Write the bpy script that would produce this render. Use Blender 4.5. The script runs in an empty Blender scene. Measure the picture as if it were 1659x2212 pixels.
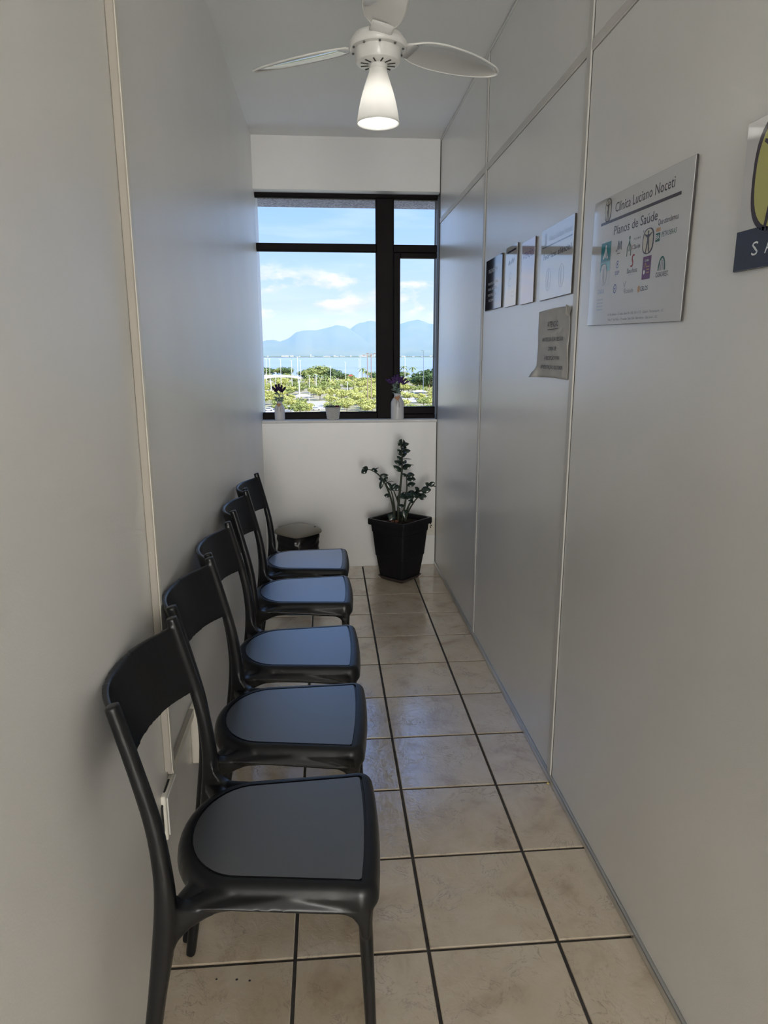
import bpy, bmesh, math, random
from mathutils import Vector, Matrix, noise
import numpy as np
S = bpy.context.scene
COL = S.collection
rnd = random.Random(7)

# ------------------------------------------------------------------ camera
F_PX, PITCH, YAW, ROLL = 1503.48, 0.2216, 0.0844, -0.0017
CAM = Vector((-0.7043, 0.0, 1.3417))
cp, sp, cy, sy = math.cos(PITCH), math.sin(PITCH), math.cos(YAW), math.sin(YAW)
fw = Vector((sy * cp, cy * cp, -sp)); rt = Vector((cy, -sy, 0)); up = rt.cross(fw)
rt2 = rt * math.cos(ROLL) + up * math.sin(ROLL); up2 = up * math.cos(ROLL) - rt * math.sin(ROLL)
cd = bpy.data.cameras.new('camera'); cam = bpy.data.objects.new('camera', cd); COL.objects.link(cam)
M = Matrix((rt2, up2, -fw)).transposed().to_4x4(); M.translation = CAM; cam.matrix_world = M
cd.sensor_fit = 'VERTICAL'; cd.sensor_height = 36.0; cd.lens = F_PX / 2212 * 36.0
cd.clip_start = 0.05; cd.clip_end = 90000
S.camera = cam
S.view_settings.view_transform = 'Standard'; S.view_settings.look = 'None'
S.view_settings.gamma = 1.0; S.view_settings.use_curve_mapping = False
S.view_settings.exposure = 0.74
S.render.film_transparent = False
S.cycles.diffuse_bounces = 10; S.cycles.glossy_bounces = 5; S.cycles.max_bounces = 14
S.cycles.transparent_max_bounces = 16; S.cycles.volume_bounces = 2

# ------------------------------------------------------------------ node helpers
def mat(name):
    m = bpy.data.materials.new(name); m.use_nodes = True
    nt = m.node_tree; b = nt.nodes['Principled BSDF']
    return m, nt, b
def nd(nt, t, **k):
    n = nt.nodes.new(t)
    for a, v in k.items():
        if a == 'ins':
            for i, x in v.items(): n.inputs[i].default_value = x
        else: setattr(n, a, v)
    return n
def ramp(nt, fac, stops, interp='LINEAR'):
    r = nt.nodes.new('ShaderNodeValToRGB'); r.color_ramp.interpolation = interp
    e = r.color_ramp.elements
    while len(e) < len(stops): e.new(0.5)
    for el, (p, c) in zip(e, stops):
        el.position = p; el.color = (*c, 1) if len(c) == 3 else c
    if fac is not None: nt.links.new(fac, r.inputs[0])
    return r
def s2l(c):
    return tuple(((x / 255) / 12.92 if x / 255 <= .04045 else ((x / 255 + .055) / 1.055) ** 2.4) for x in c)
def plain(name, col, rough=.5, spec=.5, bump=None, coat=0, vary=None, metal=0.0):
    m, nt, b = mat(name)
    b.inputs['Base Color'].default_value = (*col, 1); b.inputs['Roughness'].default_value = rough
    b.inputs['Specular IOR Level'].default_value = spec; b.inputs['Metallic'].default_value = metal
    if coat: b.inputs['Coat Weight'].default_value = coat; b.inputs['Coat Roughness'].default_value = .05
    tc = nt.nodes.new('ShaderNodeTexCoord')
    n = nd(nt, 'ShaderNodeTexNoise', ins={'Scale': (vary[0] if vary else 6.0), 'Detail': 5.0})
    nt.links.new(tc.outputs['Object'], n.inputs['Vector'])
    a = vary[1] if vary else .03
    lo = tuple(max(0, c * (1 - a)) for c in col); hi = tuple(min(1, c * (1 + a)) for c in col)
    r = ramp(nt, n.outputs['Fac'], [(.3, lo), (.7, hi)])
    nt.links.new(r.outputs['Color'], b.inputs['Base Color'])
    if bump:
        n2 = nd(nt, 'ShaderNodeTexNoise', ins={'Scale': bump[0], 'Detail': 3.0})
        nt.links.new(tc.outputs['Object'], n2.inputs['Vector'])
        bp = nd(nt, 'ShaderNodeBump', ins={'Strength': bump[1], 'Distance': bump[2]})
        nt.links.new(n2.outputs['Fac'], bp.inputs['Height']); nt.links.new(bp.outputs['Normal'], b.inputs['Normal'])
    return m

# ------------------------------------------------------------------ sky
W = bpy.data.worlds.new('sky'); S.world = W; W.use_nodes = True
nt = W.node_tree; bg = nt.nodes['Background']
tc = nt.nodes.new('ShaderNodeTexCoord'); sx = nt.nodes.new('ShaderNodeSeparateXYZ')
nt.links.new(tc.outputs['Generated'], sx.inputs[0])
base = ramp(nt, sx.outputs['Z'], [(0.0, s2l((202, 214, 238))), (.055, s2l((192, 210, 240))), (.12, s2l((168, 198, 240))),
                                  (.2, s2l((146, 184, 240))), (.45, s2l((110, 160, 232))), (1.0, s2l((70, 124, 212)))])
mp = nd(nt, 'ShaderNodeMapping'); mp.inputs['Scale'].default_value = (1, 1, 2.6)
nt.links.new(tc.outputs['Generated'], mp.inputs[0])
n1 = nd(nt, 'ShaderNodeTexNoise', ins={'Scale': 13.0, 'Detail': 9.0, 'Roughness': .58, 'Distortion': .2})
nt.links.new(mp.outputs[0], n1.inputs['Vector'])
cm = ramp(nt, n1.outputs['Fac'], [(.50, (0, 0, 0)), (.62, (1, 1, 1))])
band = ramp(nt, sx.outputs['Z'], [(.035, (0, 0, 0)), (.06, (1, 1, 1)), (.10, (1, 1, 1)), (.13, (0, 0, 0))])
mul = nd(nt, 'ShaderNodeMath', operation='MULTIPLY')
nt.links.new(cm.outputs[0], mul.inputs[0]); nt.links.new(band.outputs[0], mul.inputs[1])
mul2 = nd(nt, 'ShaderNodeMath', operation='MULTIPLY'); mul2.inputs[1].default_value = .8
nt.links.new(mul.outputs[0], mul2.inputs[0])
mp2 = nd(nt, 'ShaderNodeMapping'); mp2.inputs['Scale'].default_value = (1.2, 1, 9); mp2.inputs['Rotation'].default_value = (0, .42, 0)
nt.links.new(tc.outputs['Generated'], mp2.inputs[0])
n2 = nd(nt, 'ShaderNodeTexNoise', ins={'Scale': 5.0, 'Detail': 6.0, 'Roughness': .5})
nt.links.new(mp2.outputs[0], n2.inputs['Vector'])
cir = ramp(nt, n2.outputs['Fac'], [(.46, (0, 0, 0)), (.75, (.45, .45, .45))])
mx1 = nd(nt, 'ShaderNodeMix', data_type='RGBA'); mx1.inputs[7].default_value = (*s2l((208, 222, 252)), 1)
nt.links.new(cir.outputs[0], mx1.inputs[0]); nt.links.new(base.outputs[0], mx1.inputs[6])
n3 = nd(nt, 'ShaderNodeTexNoise', ins={'Scale': 22.0, 'Detail': 4.0}); nt.links.new(mp.outputs[0], n3.inputs['Vector'])
cc = ramp(nt, n3.outputs['Fac'], [(.35, s2l((205, 210, 228))), (.62, s2l((240, 232, 226)))])
mx2 = nd(nt, 'ShaderNodeMix', data_type='RGBA')
nt.links.new(mul2.outputs[0], mx2.inputs[0]); nt.links.new(mx1.outputs[2], mx2.inputs[6]); nt.links.new(cc.outputs[0], mx2.inputs[7])
nt.links.new(mx2.outputs[2], bg.inputs['Color']); bg.inputs['Strength'].default_value = .89

# ------------------------------------------------------------------ sun, and an added area lamp as unseen fill behind the photographer
sl = bpy.data.lights.new('sun', 'SUN'); sl.energy = 4.2; sl.angle = .009; sl.color = (1, .95, .86)
so = bpy.data.objects.new('sun', sl); COL.objects.link(so)
so.rotation_euler = Vector((-.45, .70, -.72)).to_track_quat('-Z', 'Y').to_euler()
al = bpy.data.lights.new('added_rear_fill', 'AREA'); al.shape = 'RECTANGLE'; al.size = 1.04; al.size_y = 1.9
al.energy = 60; al.color = (1, .97, .92)
ao = bpy.data.objects.new('added_rear_fill', al); COL.objects.link(ao)
ao.location = (-.545, -4.9, 1.18); ao.rotation_euler = (math.radians(90), 0, 0)

# ------------------------------------------------------------------ mesh helpers
def obj(name, bm, m=None, parent=None, smooth=False, loc=None):
    me = bpy.data.meshes.new(name)
    if isinstance(bm, bmesh.types.BMesh): bm.to_mesh(me); bm.free()
    else: me.from_pydata(*bm); me.update()
    if m is not None: me.materials.append(m)
    if smooth:
        me.polygons.foreach_set('use_smooth', [True] * len(me.polygons))
        if smooth is not True: me.set_sharp_from_angle(angle=math.radians(smooth))
    o = bpy.data.objects.new(name, me); COL.objects.link(o)
    if parent is not None: o.parent = parent
    if loc is not None: o.location = loc
    return o
def tag(o, label, cat, group=None, kind=None):
    if label: o['label'] = label
    if cat: o['category'] = cat
    if group: o['group'] = group
    if kind: o['kind'] = kind
    return o
def thing(name, label, cat, loc=(0, 0, 0), rotz=0, group=None):
    o = bpy.data.objects.new(name, None); COL.objects.link(o); o.empty_display_size = .05
    o.location = loc; o.rotation_euler = (0, 0, rotz)
    return tag(o, label, cat, group)
def struct(o):
    o['kind'] = 'structure'; return o
def box(bm, x0, x1, y0, y1, z0, z1, bev=0, seg=1):
    r = bmesh.ops.create_cube(bm, size=1.0); v = r['verts']
    bmesh.ops.scale(bm, verts=v, vec=(x1 - x0, y1 - y0, z1 - z0))
    bmesh.ops.translate(bm, verts=v, vec=((x0 + x1) / 2, (y0 + y1) / 2, (z0 + z1) / 2))
    if bev:
        es = list({e for q in v for e in q.link_edges})
        bmesh.ops.bevel(bm, geom=es, offset=bev, segments=seg, affect='EDGES', profile=.5)
    return bm
def B(x0, x1, y0, y1, z0, z1, bev=0, seg=1):
    return box(bmesh.new(), x0, x1, y0, y1, z0, z1, bev, seg)
def rings(bm, R, cap0=True, cap1=True, closed=True):
    vs = [[bm.verts.new(p) for p in r] for r in R]
    n = len(vs[0])
    for a, b in zip(vs[:-1], vs[1:]):
        for i in range(n if closed else n - 1):
            j = (i + 1) % n
            bm.faces.new((a[i], a[j], b[j], b[i]))
    if cap0: bm.faces.new(list(reversed(vs[0])))
    if cap1: bm.faces.new(vs[-1])
    return bm
def lathe(bm, prof, n=24, c=(0, 0, 0), cap0=True, cap1=True):
    R = [[(c[0] + r * math.cos(2 * math.pi * i / n), c[1] + r * math.sin(2 * math.pi * i / n), c[2] + z) for i in range(n)] for r, z in prof]
    return rings(bm, R, cap0, cap1)
def tube(bm, pts, rad, n=8, sq=2.0, ref=Vector((0, 1, 0)), cap=True):
    """swept superellipse; rad = list of (a, b): a across ref-normal, b along ref"""
    P = [Vector(p) for p in pts]; R = []
    for i, p in enumerate(P):
        t = (P[min(i + 1, len(P) - 1)] - P[max(i - 1, 0)]).normalized()
        v = ref - t * ref.dot(t)
        if v.length < 1e-4: v = Vector((1, 0, 0)) - t * t.x
        v.normalize(); u = v.cross(t).normalized()
        a, b = rad[i] if isinstance(rad[i], (tuple, list)) else (rad[i], rad[i])
        ring = []
        for k in range(n):
            th = 2 * math.pi * k / n; c, s = math.cos(th), math.sin(th)
            c = math.copysign(abs(c) ** (2 / sq), c); s = math.copysign(abs(s) ** (2 / sq), s)
            ring.append(p + u * (a * c) + v * (b * s))
        R.append(ring)
    rings(bm, R, cap, cap)
    return bm
def prism(bm, poly, z0, z1):
    """poly in XY, CCW, extruded in z"""
    return rings(bm, [[(x, y, z0) for x, y in poly], [(x, y, z1) for x, y in poly]])
def fix(bm):
    bmesh.ops.recalc_face_normals(bm, faces=bm.faces); return bm

# ------------------------------------------------------------------ materials of the room
WALL = plain('wall_paint', (.865, .86, .845), .38, .5, bump=(260, .12, .002), vary=(2.2, .03))
WALL.node_tree.nodes['Principled BSDF'].inputs['IOR'].default_value = 2.0
CEIL = plain('ceiling_paint', (.91, .915, .915), .5, .6, bump=(160, .1, .002), vary=(1.5, .02))
def panel_mat():
    m, nt, b = mat('laminate_panel')
    tc = nt.nodes.new('ShaderNodeTexCoord')
    n = nd(nt, 'ShaderNodeTexNoise', ins={'Scale': 3.0, 'Detail': 4.0}); nt.links.new(tc.outputs['Object'], n.inputs['Vector'])
    r = ramp(nt, n.outputs['Fac'], [(.3, (.755, .755, .74)), (.7, (.785, .785, .77))])
    nt.links.new(r.outputs[0], b.inputs['Base Color'])
    b.inputs['Roughness'].default_value = .25; b.inputs['IOR'].default_value = 2.7
    g = nd(nt, 'ShaderNodeTexNoise', ins={'Scale': 420.0, 'Detail': 2.0}); nt.links.new(tc.outputs['Object'], g.inputs['Vector'])
    bp = nd(nt, 'ShaderNodeBump', ins={'Strength': .22, 'Distance': .001}); nt.links.new(g.outputs['Fac'], bp.inputs['Height'])
    nt.links.new(bp.outputs['Normal'], b.inputs['Normal'])
    return m
PANEL = panel_mat()
PROFILE = plain('painted_profile', (.62, .61, .585), .4, .5)
ALU = plain('aluminium', (.62, .62, .61), .3, .5, metal=.85)
JOINT = plain('dark_joint', (.06, .058, .055), .7)
FRAME = plain('brown_frame', (.0075, .0050, .0048), .5, .12, vary=(12, .15))
GROUT = plain('grout', (.060, .055, .052), .8, .3, bump=(300, .3, .002), vary=(40, .25))
SILL = plain('sill_plaster', (.80, .795, .775), .6, .3, bump=(120, .25, .003), vary=(14, .05))
TRUNK_SHADED = plain('trunking_plastic_shaded', (.42, .39, .34), .45, .3)  # shade on the trunking's near side is put into this darker colour
IVORY = plain('ivory_plastic', (.78, .75, .67), .35)
BLACKHOLE = plain('socket_black', (.02, .02, .02), .6)
CONCRETE = plain('roughcast', (.30, .30, .33), .9, .2, bump=(60, 1.0, .02), vary=(90, .6))

def tile_mat():
    m, nt, b = mat('floor_tile')
    tc = nt.nodes.new('ShaderNodeTexCoord'); oi = nt.nodes.new('ShaderNodeObjectInfo')
    off = nd(nt, 'ShaderNodeVectorMath', operation='MULTIPLY_ADD'); off.inputs[1].default_value = (1, 1, 1)
    cmb = nt.nodes.new('ShaderNodeCombineXYZ')
    k = nd(nt, 'ShaderNodeMath', operation='MULTIPLY'); k.inputs[1].default_value = 37.0
    nt.links.new(oi.outputs['Random'], k.inputs[0])
    nt.links.new(k.outputs[0], cmb.inputs[0]); nt.links.new(k.outputs[0], cmb.inputs[1])
    nt.links.new(tc.outputs['Object'], off.inputs[0]); nt.links.new(cmb.outputs[0], off.inputs[2])
    v = off.outputs[0]
    n1 = nd(nt, 'ShaderNodeTexNoise', ins={'Scale': 7.0, 'Detail': 6.0, 'Roughness': .6, 'Distortion': .6}); nt.links.new(v, n1.inputs['Vector'])
    r1 = ramp(nt, n1.outputs['Fac'], [(.25, s2l((182, 162, 138))), (.45, s2l((208, 192, 168))), (.62, s2l((216, 203, 182))), (.8, s2l((200, 178, 152)))])
    # veins: thin ridges of a distorted noise
    n2 = nd(nt, 'ShaderNodeTexNoise', ins={'Scale': 11.0, 'Detail': 5.0, 'Roughness': .62, 'Distortion': 1.6}); nt.links.new(v, n2.inputs['Vector'])
    s = nd(nt, 'ShaderNodeMath', operation='SUBTRACT'); s.inputs[1].default_value = .5; nt.links.new(n2.outputs['Fac'], s.inputs[0])
    a = nd(nt, 'ShaderNodeMath', operation='ABSOLUTE'); nt.links.new(s.outputs[0], a.inputs[0])
    r2 = ramp(nt, a.outputs[0], [(0.0, (1, 1, 1)), (.016, (0, 0, 0))])
    n3 = nd(nt, 'ShaderNodeTexNoise', ins={'Scale': 9.0, 'Detail': 2.0}); nt.links.new(v, n3.inputs['Vector'])
    r3 = ramp(nt, n3.outputs['Fac'], [(.42, (0, 0, 0)), (.62, (.5, .5, .5))])
    mu = nd(nt, 'ShaderNodeMath', operation='MULTIPLY'); nt.links.new(r2.outputs[0], mu.inputs[0]); nt.links.new(r3.outputs[0], mu.inputs[1])
    mx = nd(nt, 'ShaderNodeMix', data_type='RGBA'); mx.inputs[7].default_value = (*s2l((128, 108, 94)), 1)
    nt.links.new(mu.outputs[0], mx.inputs[0]); nt.links.new(r1.outputs[0], mx.inputs[6])
    nt.links.new(mx.outputs[2], b.inputs['Base Color'])
    b.inputs['Roughness'].default_value = .09; b.inputs['IOR'].default_value = 2.6
    hn = nd(nt, 'ShaderNodeTexNoise', ins={'Scale': 55.0, 'Detail': 3.0, 'Distortion': 1.2}); nt.links.new(v, hn.inputs['Vector'])
    hs = nd(nt, 'ShaderNodeMath', operation='MULTIPLY_ADD'); hs.inputs[1].default_value = -.8
    nt.links.new(mu.outputs[0], hs.inputs[0]); nt.links.new(hn.outputs['Fac'], hs.inputs[2])
    bp = nd(nt, 'ShaderNodeBump', ins={'Strength': .30, 'Distance': .0022}); nt.links.new(hs.outputs[0], bp.inputs['Height'])
    nt.links.new(bp.outputs['Normal'], b.inputs['Normal'])
    return m
TILE = tile_mat()

# ------------------------------------------------------------------ room shell
XL, YB, HC, YR = -1.09, 4.353, 2.559, -5.0
YF = 4.44                       # inner face of the window frame
ZS, ZT = .949, 2.276            # sill and head of the opening
floor = struct(obj('floor', B(XL - .1, .1, YR, YB + .2, -.12, -.004), GROUT))
# tiles, each its own piece
TH, TS, TX, TY = -.0041, .3063, -.1735, 3.7827
u2 = Vector((math.cos(TH), math.sin(TH))); v2 = Vector((-math.sin(TH), math.cos(TH)))
def clip_poly(poly, axis, val, keep_less):
    out = []
    for i, a in enumerate(poly):
        b = poly[(i + 1) % len(poly)]
        ia = (a[axis] <= val) if keep_less else (a[axis] >= val); ib = (b[axis] <= val) if keep_less else (b[axis] >= val)
        if ia: out.append(a)
        if ia != ib:
            t = (val - a[axis]) / (b[axis] - a[axis]); out.append(a.lerp(b, t))
    return out
whole = None
for i in range(-4, 2):
    for j in range(-20, 3):
        o2 = Vector((TX, TY)) + u2 * (TS * i) + v2 * (TS * j)
        g = .0042
        q = [o2 + u2 * a + v2 * b for a, b in ((g, g), (TS - g, g), (TS - g, TS - g), (g, TS - g))]
        p = clip_poly(clip_poly(clip_poly(clip_poly(q, 0, -.004, True), 0, XL + .002, False), 1, YB - .002, True), 1, -2.3, False)
        if len(p) < 3: continue
        ar = abs(sum(a.x * b.y - b.x * a.y for a, b in zip(p, p[1:] + p[:1]))) / 2
        if ar < 2e-4: continue
        c = sum(p, Vector((0, 0))) / len(p)
        full = len(p) == 4 and ar > (TS - 2 * g) ** 2 * .99999
        if full and whole: me = whole
        else:
            bm = bmesh.new()
            lo = [(a.x - c.x, a.y - c.y, -.0042) for a in p]
            m1 = [(a.x - c.x, a.y - c.y, -.0011) for a in p]
            sc = 1 - .0022 / (TS / 2)
            tp = [((a.x - c.x) * sc, (a.y - c.y) * sc, 0) for a in p]
            rings(bm, [lo, m1, tp]); fix(bm)
            me = bpy.data.meshes.new('tile'); bm.to_mesh(me); bm.free(); me.materials.append(TILE)
            if full: whole = me
        t = bpy.data.objects.new('tile', me); COL.objects.link(t); t.parent = floor
        t.location = (c.x, c.y, rnd.uniform(-.0003, .0003)); t.rotation_euler = (rnd.uniform(-.0012, .0012), rnd.uniform(-.0012, .0012), 0)

struct(obj('ceiling', B(XL - .1, .1, YR, YB + .3, HC, HC + .14), CEIL))
struct(obj('wall_left', B(XL - .12, XL, YR, YB + .3, -.1, HC), WALL))
struct(obj('wall_rear', B(XL - .1, .1, YR - .1, YR, -.1, HC), WALL))
# back wall: below and above the window
wb = struct(obj('wall_back', B(XL, .0, YB, YB + .2, -.1, ZS - .018), WALL))
obj('lintel', B(XL, .0, YB, YB + .2, ZT, HC), WALL, wb)
struct(obj('trim_1', B(XL, .0, YB - .004, YB + .2, ZS - .018, ZS, .004, 2), SILL))

# right wall: laminate partition, core + panels + profiles
wr = struct(obj('wall_right', B(.014, .1, YR, YB + .3, -.1, HC), JOINT))
YJ = [-3.956, -2.772, -1.588, -.404, .780, 1.964, 3.148, YB]
def pnl(y0, y1, z0, z1):
    obj('panel', B(-.0, .016, y0, y1, z0, z1, .0015), PANEL, wr)
ys = [YR] + YJ
for y0, y1 in zip(ys[:-1], ys[1:]):
    a = y0 + .019 if y0 > YR else y0
    b = y1 - .019 if y1 < YB else y1 - .004
    pnl(a, b, .022, 2.100); pnl(a, b, 2.130, HC - .012)
for y in YJ[:-1]:
    obj('post', B(-.0045, .016, y - .016, y + .016, .016, HC - .004, .002), PROFILE, wr)
    obj('joint', B(-.0005, .012, y - .0186, y - .0162, .02, HC - .01), JOINT, wr)
for y0, y1 in zip(ys[:-1], ys[1:]):
    obj('rail', B(-.0035, .016, (y0 + .0165), (y1 - .0165), 2.1015, 2.1285, .002), PROFILE, wr)
obj('base_channel', B(-.009, .014, YR, YB - .002, 0.0005, .021, .002), ALU, wr)
obj('top_channel', B(-.006, .014, YR, YB - .002, HC - .013, HC - .001, .001), ALU, wr)
obj('corner_channel', B(-.004, .014, YB - .003, YB + .001, .02, HC - .013), JOINT, wr)

# ------------------------------------------------------------------ window
def glass_mat():
    m = bpy.data.materials.new('window_glass'); m.use_nodes = True; nt = m.node_tree; nt.nodes.clear()
    o = nt.nodes.new('ShaderNodeOutputMaterial'); mx = nt.nodes.new('ShaderNodeMixShader')
    t = nd(nt, 'ShaderNodeBsdfTransparent'); t.inputs[0].default_value = (.975, .985, .985, 1)
    g = nd(nt, 'ShaderNodeBsdfGlossy'); g.inputs['Roughness'].default_value = .01
    f = nd(nt, 'ShaderNodeFresnel'); f.inputs['IOR'].default_value = 1.05
    nt.links.new(f.outputs[0], mx.inputs[0]); nt.links.new(t.outputs[0], mx.inputs[1]); nt.links.new(g.outputs[0], mx.inputs[2])
    nt.links.new(mx.outputs[0], o.inputs[0]); return m
GLASS = glass_mat()
win = struct(thing('window_1', None, None, (0, 0, 0)))
def wpart(name, x0, x1, z0, z1, y0=YF, y1=YF + .06, bev=.003):
    return obj(name, B(x0, x1, y0, y1, z0, z1, bev), FRAME, win)
XM0, XM1 = -.371, -.269
wpart('frame_head', XL, -.001, 2.2545, ZT + .03)
wpart('mullion', XM0, XM1, ZS, 2.254, YF - .002, YF + .07)
wpart('frame_sill', XL, XM0, ZS, .987); wpart('frame_sill', XM1, -.001, ZS, .975)
wpart('transom', XL, XM0, 1.954, 1.993); wpart('transom', XM1, -.001, 1.950, 1.991)
sash = wpart('sash', XM1 + .003, XM1 + .043, .976, 1.949, YF + .004, YF + .05)
wpart('sash_rail', XM1 + .043, -.001, 1.919, 1.949, YF + .004, YF + .05)
wpart('sash_rail', XM1 + .043, -.001, .976, 1.021, YF + .004, YF + .05)
for (x0, x1, z0, z1) in ((XL, XM0, .987, 1.954), (XL, XM0, 1.993, 2.2545), (XM1, -.001, 1.991, 2.2545), (XM1 + .043, -.001, 1.021, 1.919)):
    obj('pane', B(x0, x1, YF + .026, YF + .031, z0, z1), GLASS, win)
# sealing beads round the panes
for (x0, x1, z0, z1) in ((XL, XM0, .987, 1.954), (XL, XM0, 1.993, 2.2545), (XM1, -.001, 1.991, 2.2545)):
    bm = bmesh.new(); w = .005
    box(bm, x0, x1, YF + .014, YF + .025, z0, z0 + w); box(bm, x0, x1, YF + .014, YF + .025, z1 - w, z1)
    
    if x0 > XL: box(bm, x0, x0 + w, YF + .014, YF + .025, z0, z1)
    if x1 < -.1: box(bm, x1 - w, x1, YF + .014, YF + .025, z0, z1)
    obj('glazing_bead', bm, FRAME, win)
# outside: rough-cast eave above the window and outer wall below
ev = struct(obj('trim_2', B(-2.4, 1.3, YB + .3, 4.9, 2.284, 2.62), CONCRETE))

# ------------------------------------------------------------------ left wall services
tr = thing('cable_trunking', 'ivory vertical cable trunking running down the left wall to the socket box', 'trunking', (XL, 1.488, .40))
obj('trunk', B(.0005, .017, -.011, .011, 0, HC - .402, .002), TRUNK_SHADED, tr)
obj('cover', B(.017, .019, -.0095, .0095, 0, HC - .402, .0008), IVORY, tr)
tr2 = thing('horizontal_trunking', 'ivory horizontal cable trunking low on the left wall behind the chairs', 'trunking', (XL, 1.4995, .392))
obj('trunk', B(.0005, .013, .0, .27, -.012, .012, .002), TRUNK_SHADED, tr2)
obj('cover', B(.013, .0148, .0, .27, -.0105, .0105, .0008), IVORY, tr2)
so1 = thing('socket_box', 'white surface socket box under the vertical trunking behind the nearest chair', 'socket', (XL, 1.488, .33))
bm = B(.0005, .013, -.070, .040, -.066, .046, .004, 3); obj('housing', bm, IVORY, so1, 40)
obj('cover_plate', B(.013, .016, -.062, .032, -.058, .038, .0014, 2), plain('white_plastic', (.82, .81, .79), .3), so1)
bm = bmesh.new(); tube(bm, [(.008, -.012, .052), (.006, -.05, .046), (.004, -.0735, .02), (.004, -.0735, -.04)], [.0025] * 4, 6); obj('cable', bm, BLACKHOLE, so1)
so2 = thing('wall_socket', 'ivory narrow socket box at the end of the horizontal trunking', 'socket', (XL, 1.79, .32))
obj('housing', B(.0005, .026, -.02, .045, -.085, .085, .005, 2), IVORY, so2)
obj('cover_plate', B(.026, .029, -.014, .039, -.075, .075, .002), plain('aged_plastic', (.72, .66, .52), .4), so2)

ot = thing('wall_outlet', 'cream wall outlet plate in the right corner behind the potted plant', 'outlet', (-.034, YB, .257))
obj('cover_plate', B(-.03, .0285, -.008, -.0005, -.058, .058, .003, 2), IVORY, ot)
obj('insert', B(-.017, .016, -.0095, -.008, -.034, .034, .001), plain('insert_plastic', (.74, .70, .60), .4), ot)
for z in (-.012, 0, .012):
    bm = bmesh.new(); lathe(bm, [(.0045, 0), (.0045, .0012)], 10); bmesh.ops.rotate(bm, verts=bm.verts, matrix=Matrix.Rotation(math.pi / 2, 3, 'X'))
    bmesh.ops.translate(bm, verts=bm.verts, vec=(-.0005 + (.004 if z == 0 else 0), -.0095, z + .008)); obj('hole', bm, BLACKHOLE, ot)

# ------------------------------------------------------------------ chairs
CH = plain('dark_plastic', (.0042, .0050, .0064), .33, .26, bump=(900, .10, .0006), vary=(20, .06))
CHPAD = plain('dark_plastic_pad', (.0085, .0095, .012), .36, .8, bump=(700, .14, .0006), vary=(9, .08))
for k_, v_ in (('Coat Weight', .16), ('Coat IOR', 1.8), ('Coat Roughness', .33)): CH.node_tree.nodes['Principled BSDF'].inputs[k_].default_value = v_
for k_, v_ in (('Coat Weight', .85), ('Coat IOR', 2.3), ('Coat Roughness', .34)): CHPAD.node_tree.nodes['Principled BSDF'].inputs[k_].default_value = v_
def seat_outline(ins=0.0, n=16):
    """D-shaped seat, front at +x"""
    P = []
    fx, hw, rw, jx, rx = .2185 - ins, .176 - ins, .157 - ins, -.02, .131 - ins
    cr = max(.006, .032 - ins)
    # near side straight from rear to front  (y negative)
    ang0 = math.atan2(hw - rw, fx - jx)
    P.append((jx, -rw)); 
    for k in range(1, 6):
        t = k / 6; P.append((jx + (fx - cr - jx) * t, -(rw + (hw - rw) * ((fx - cr - jx) * t / (fx - jx)))))
    for k in range(7):
        a = -math.pi / 2 + k / 6 * math.pi / 2
        P.append((fx - cr + cr * math.cos(a), -(hw - cr) + cr * math.sin(a)))
    for k in range(1, 6):
        y = -(hw - cr) + 2 * (hw - cr) * k / 6; P.append((fx + .006 * (1 - (y / (hw - cr)) ** 2), y))
    for k in range(7):
        a = k / 6 * math.pi / 2
        P.append((fx - cr + cr * math.cos(a), (hw - cr) + cr * math.sin(a)))
    for k in range(5, 0, -1):
        t = k / 6; P.append((jx + (fx - cr - jx) * t, (rw + (hw - rw) * ((fx - cr - jx) * t / (fx - jx)))))
    P.append((jx, rw))
    for k in range(1, 20):
        a = math.pi / 2 + math.pi * k / 20
        P.append((jx + rx * math.cos(a), rw * math.sin(a)))
    return P
REAR = [(-.187, .181, .826, .0112, .0125), (-.161, .182, .72, .0122, .0125), (-.139, .184, .62, .0135, .0135), (-.130, .187, .54, .0152, .0145),
        (-.129, .189, .475, .018, .0155), (-.137, .190, .40, .0185, .0155), (-.152, .191, .31, .0155, .0145), (-.175, .193, .17, .0135, .0130), (-.202, .195, .0, .0110, .0110)]
def spline(P, n):
    """Catmull-Rom through rows of numbers"""
    out = []
    for i in range(len(P) - 1):
        a, b, c, d = P[max(i - 1, 0)], P[i], P[i + 1], P[min(i + 2, len(P) - 1)]
        for k in range(n):
            t = k / n
            out.append(tuple(.5 * (2 * q + (r - p) * t + (2 * p - 5 * q + 4 * r - s) * t * t + (3 * q - p - 3 * r + s) * t ** 3) for p, q, r, s in zip(a, b, c, d)))
    out.append(tuple(P[-1])); return out
SZ = .475
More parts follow.
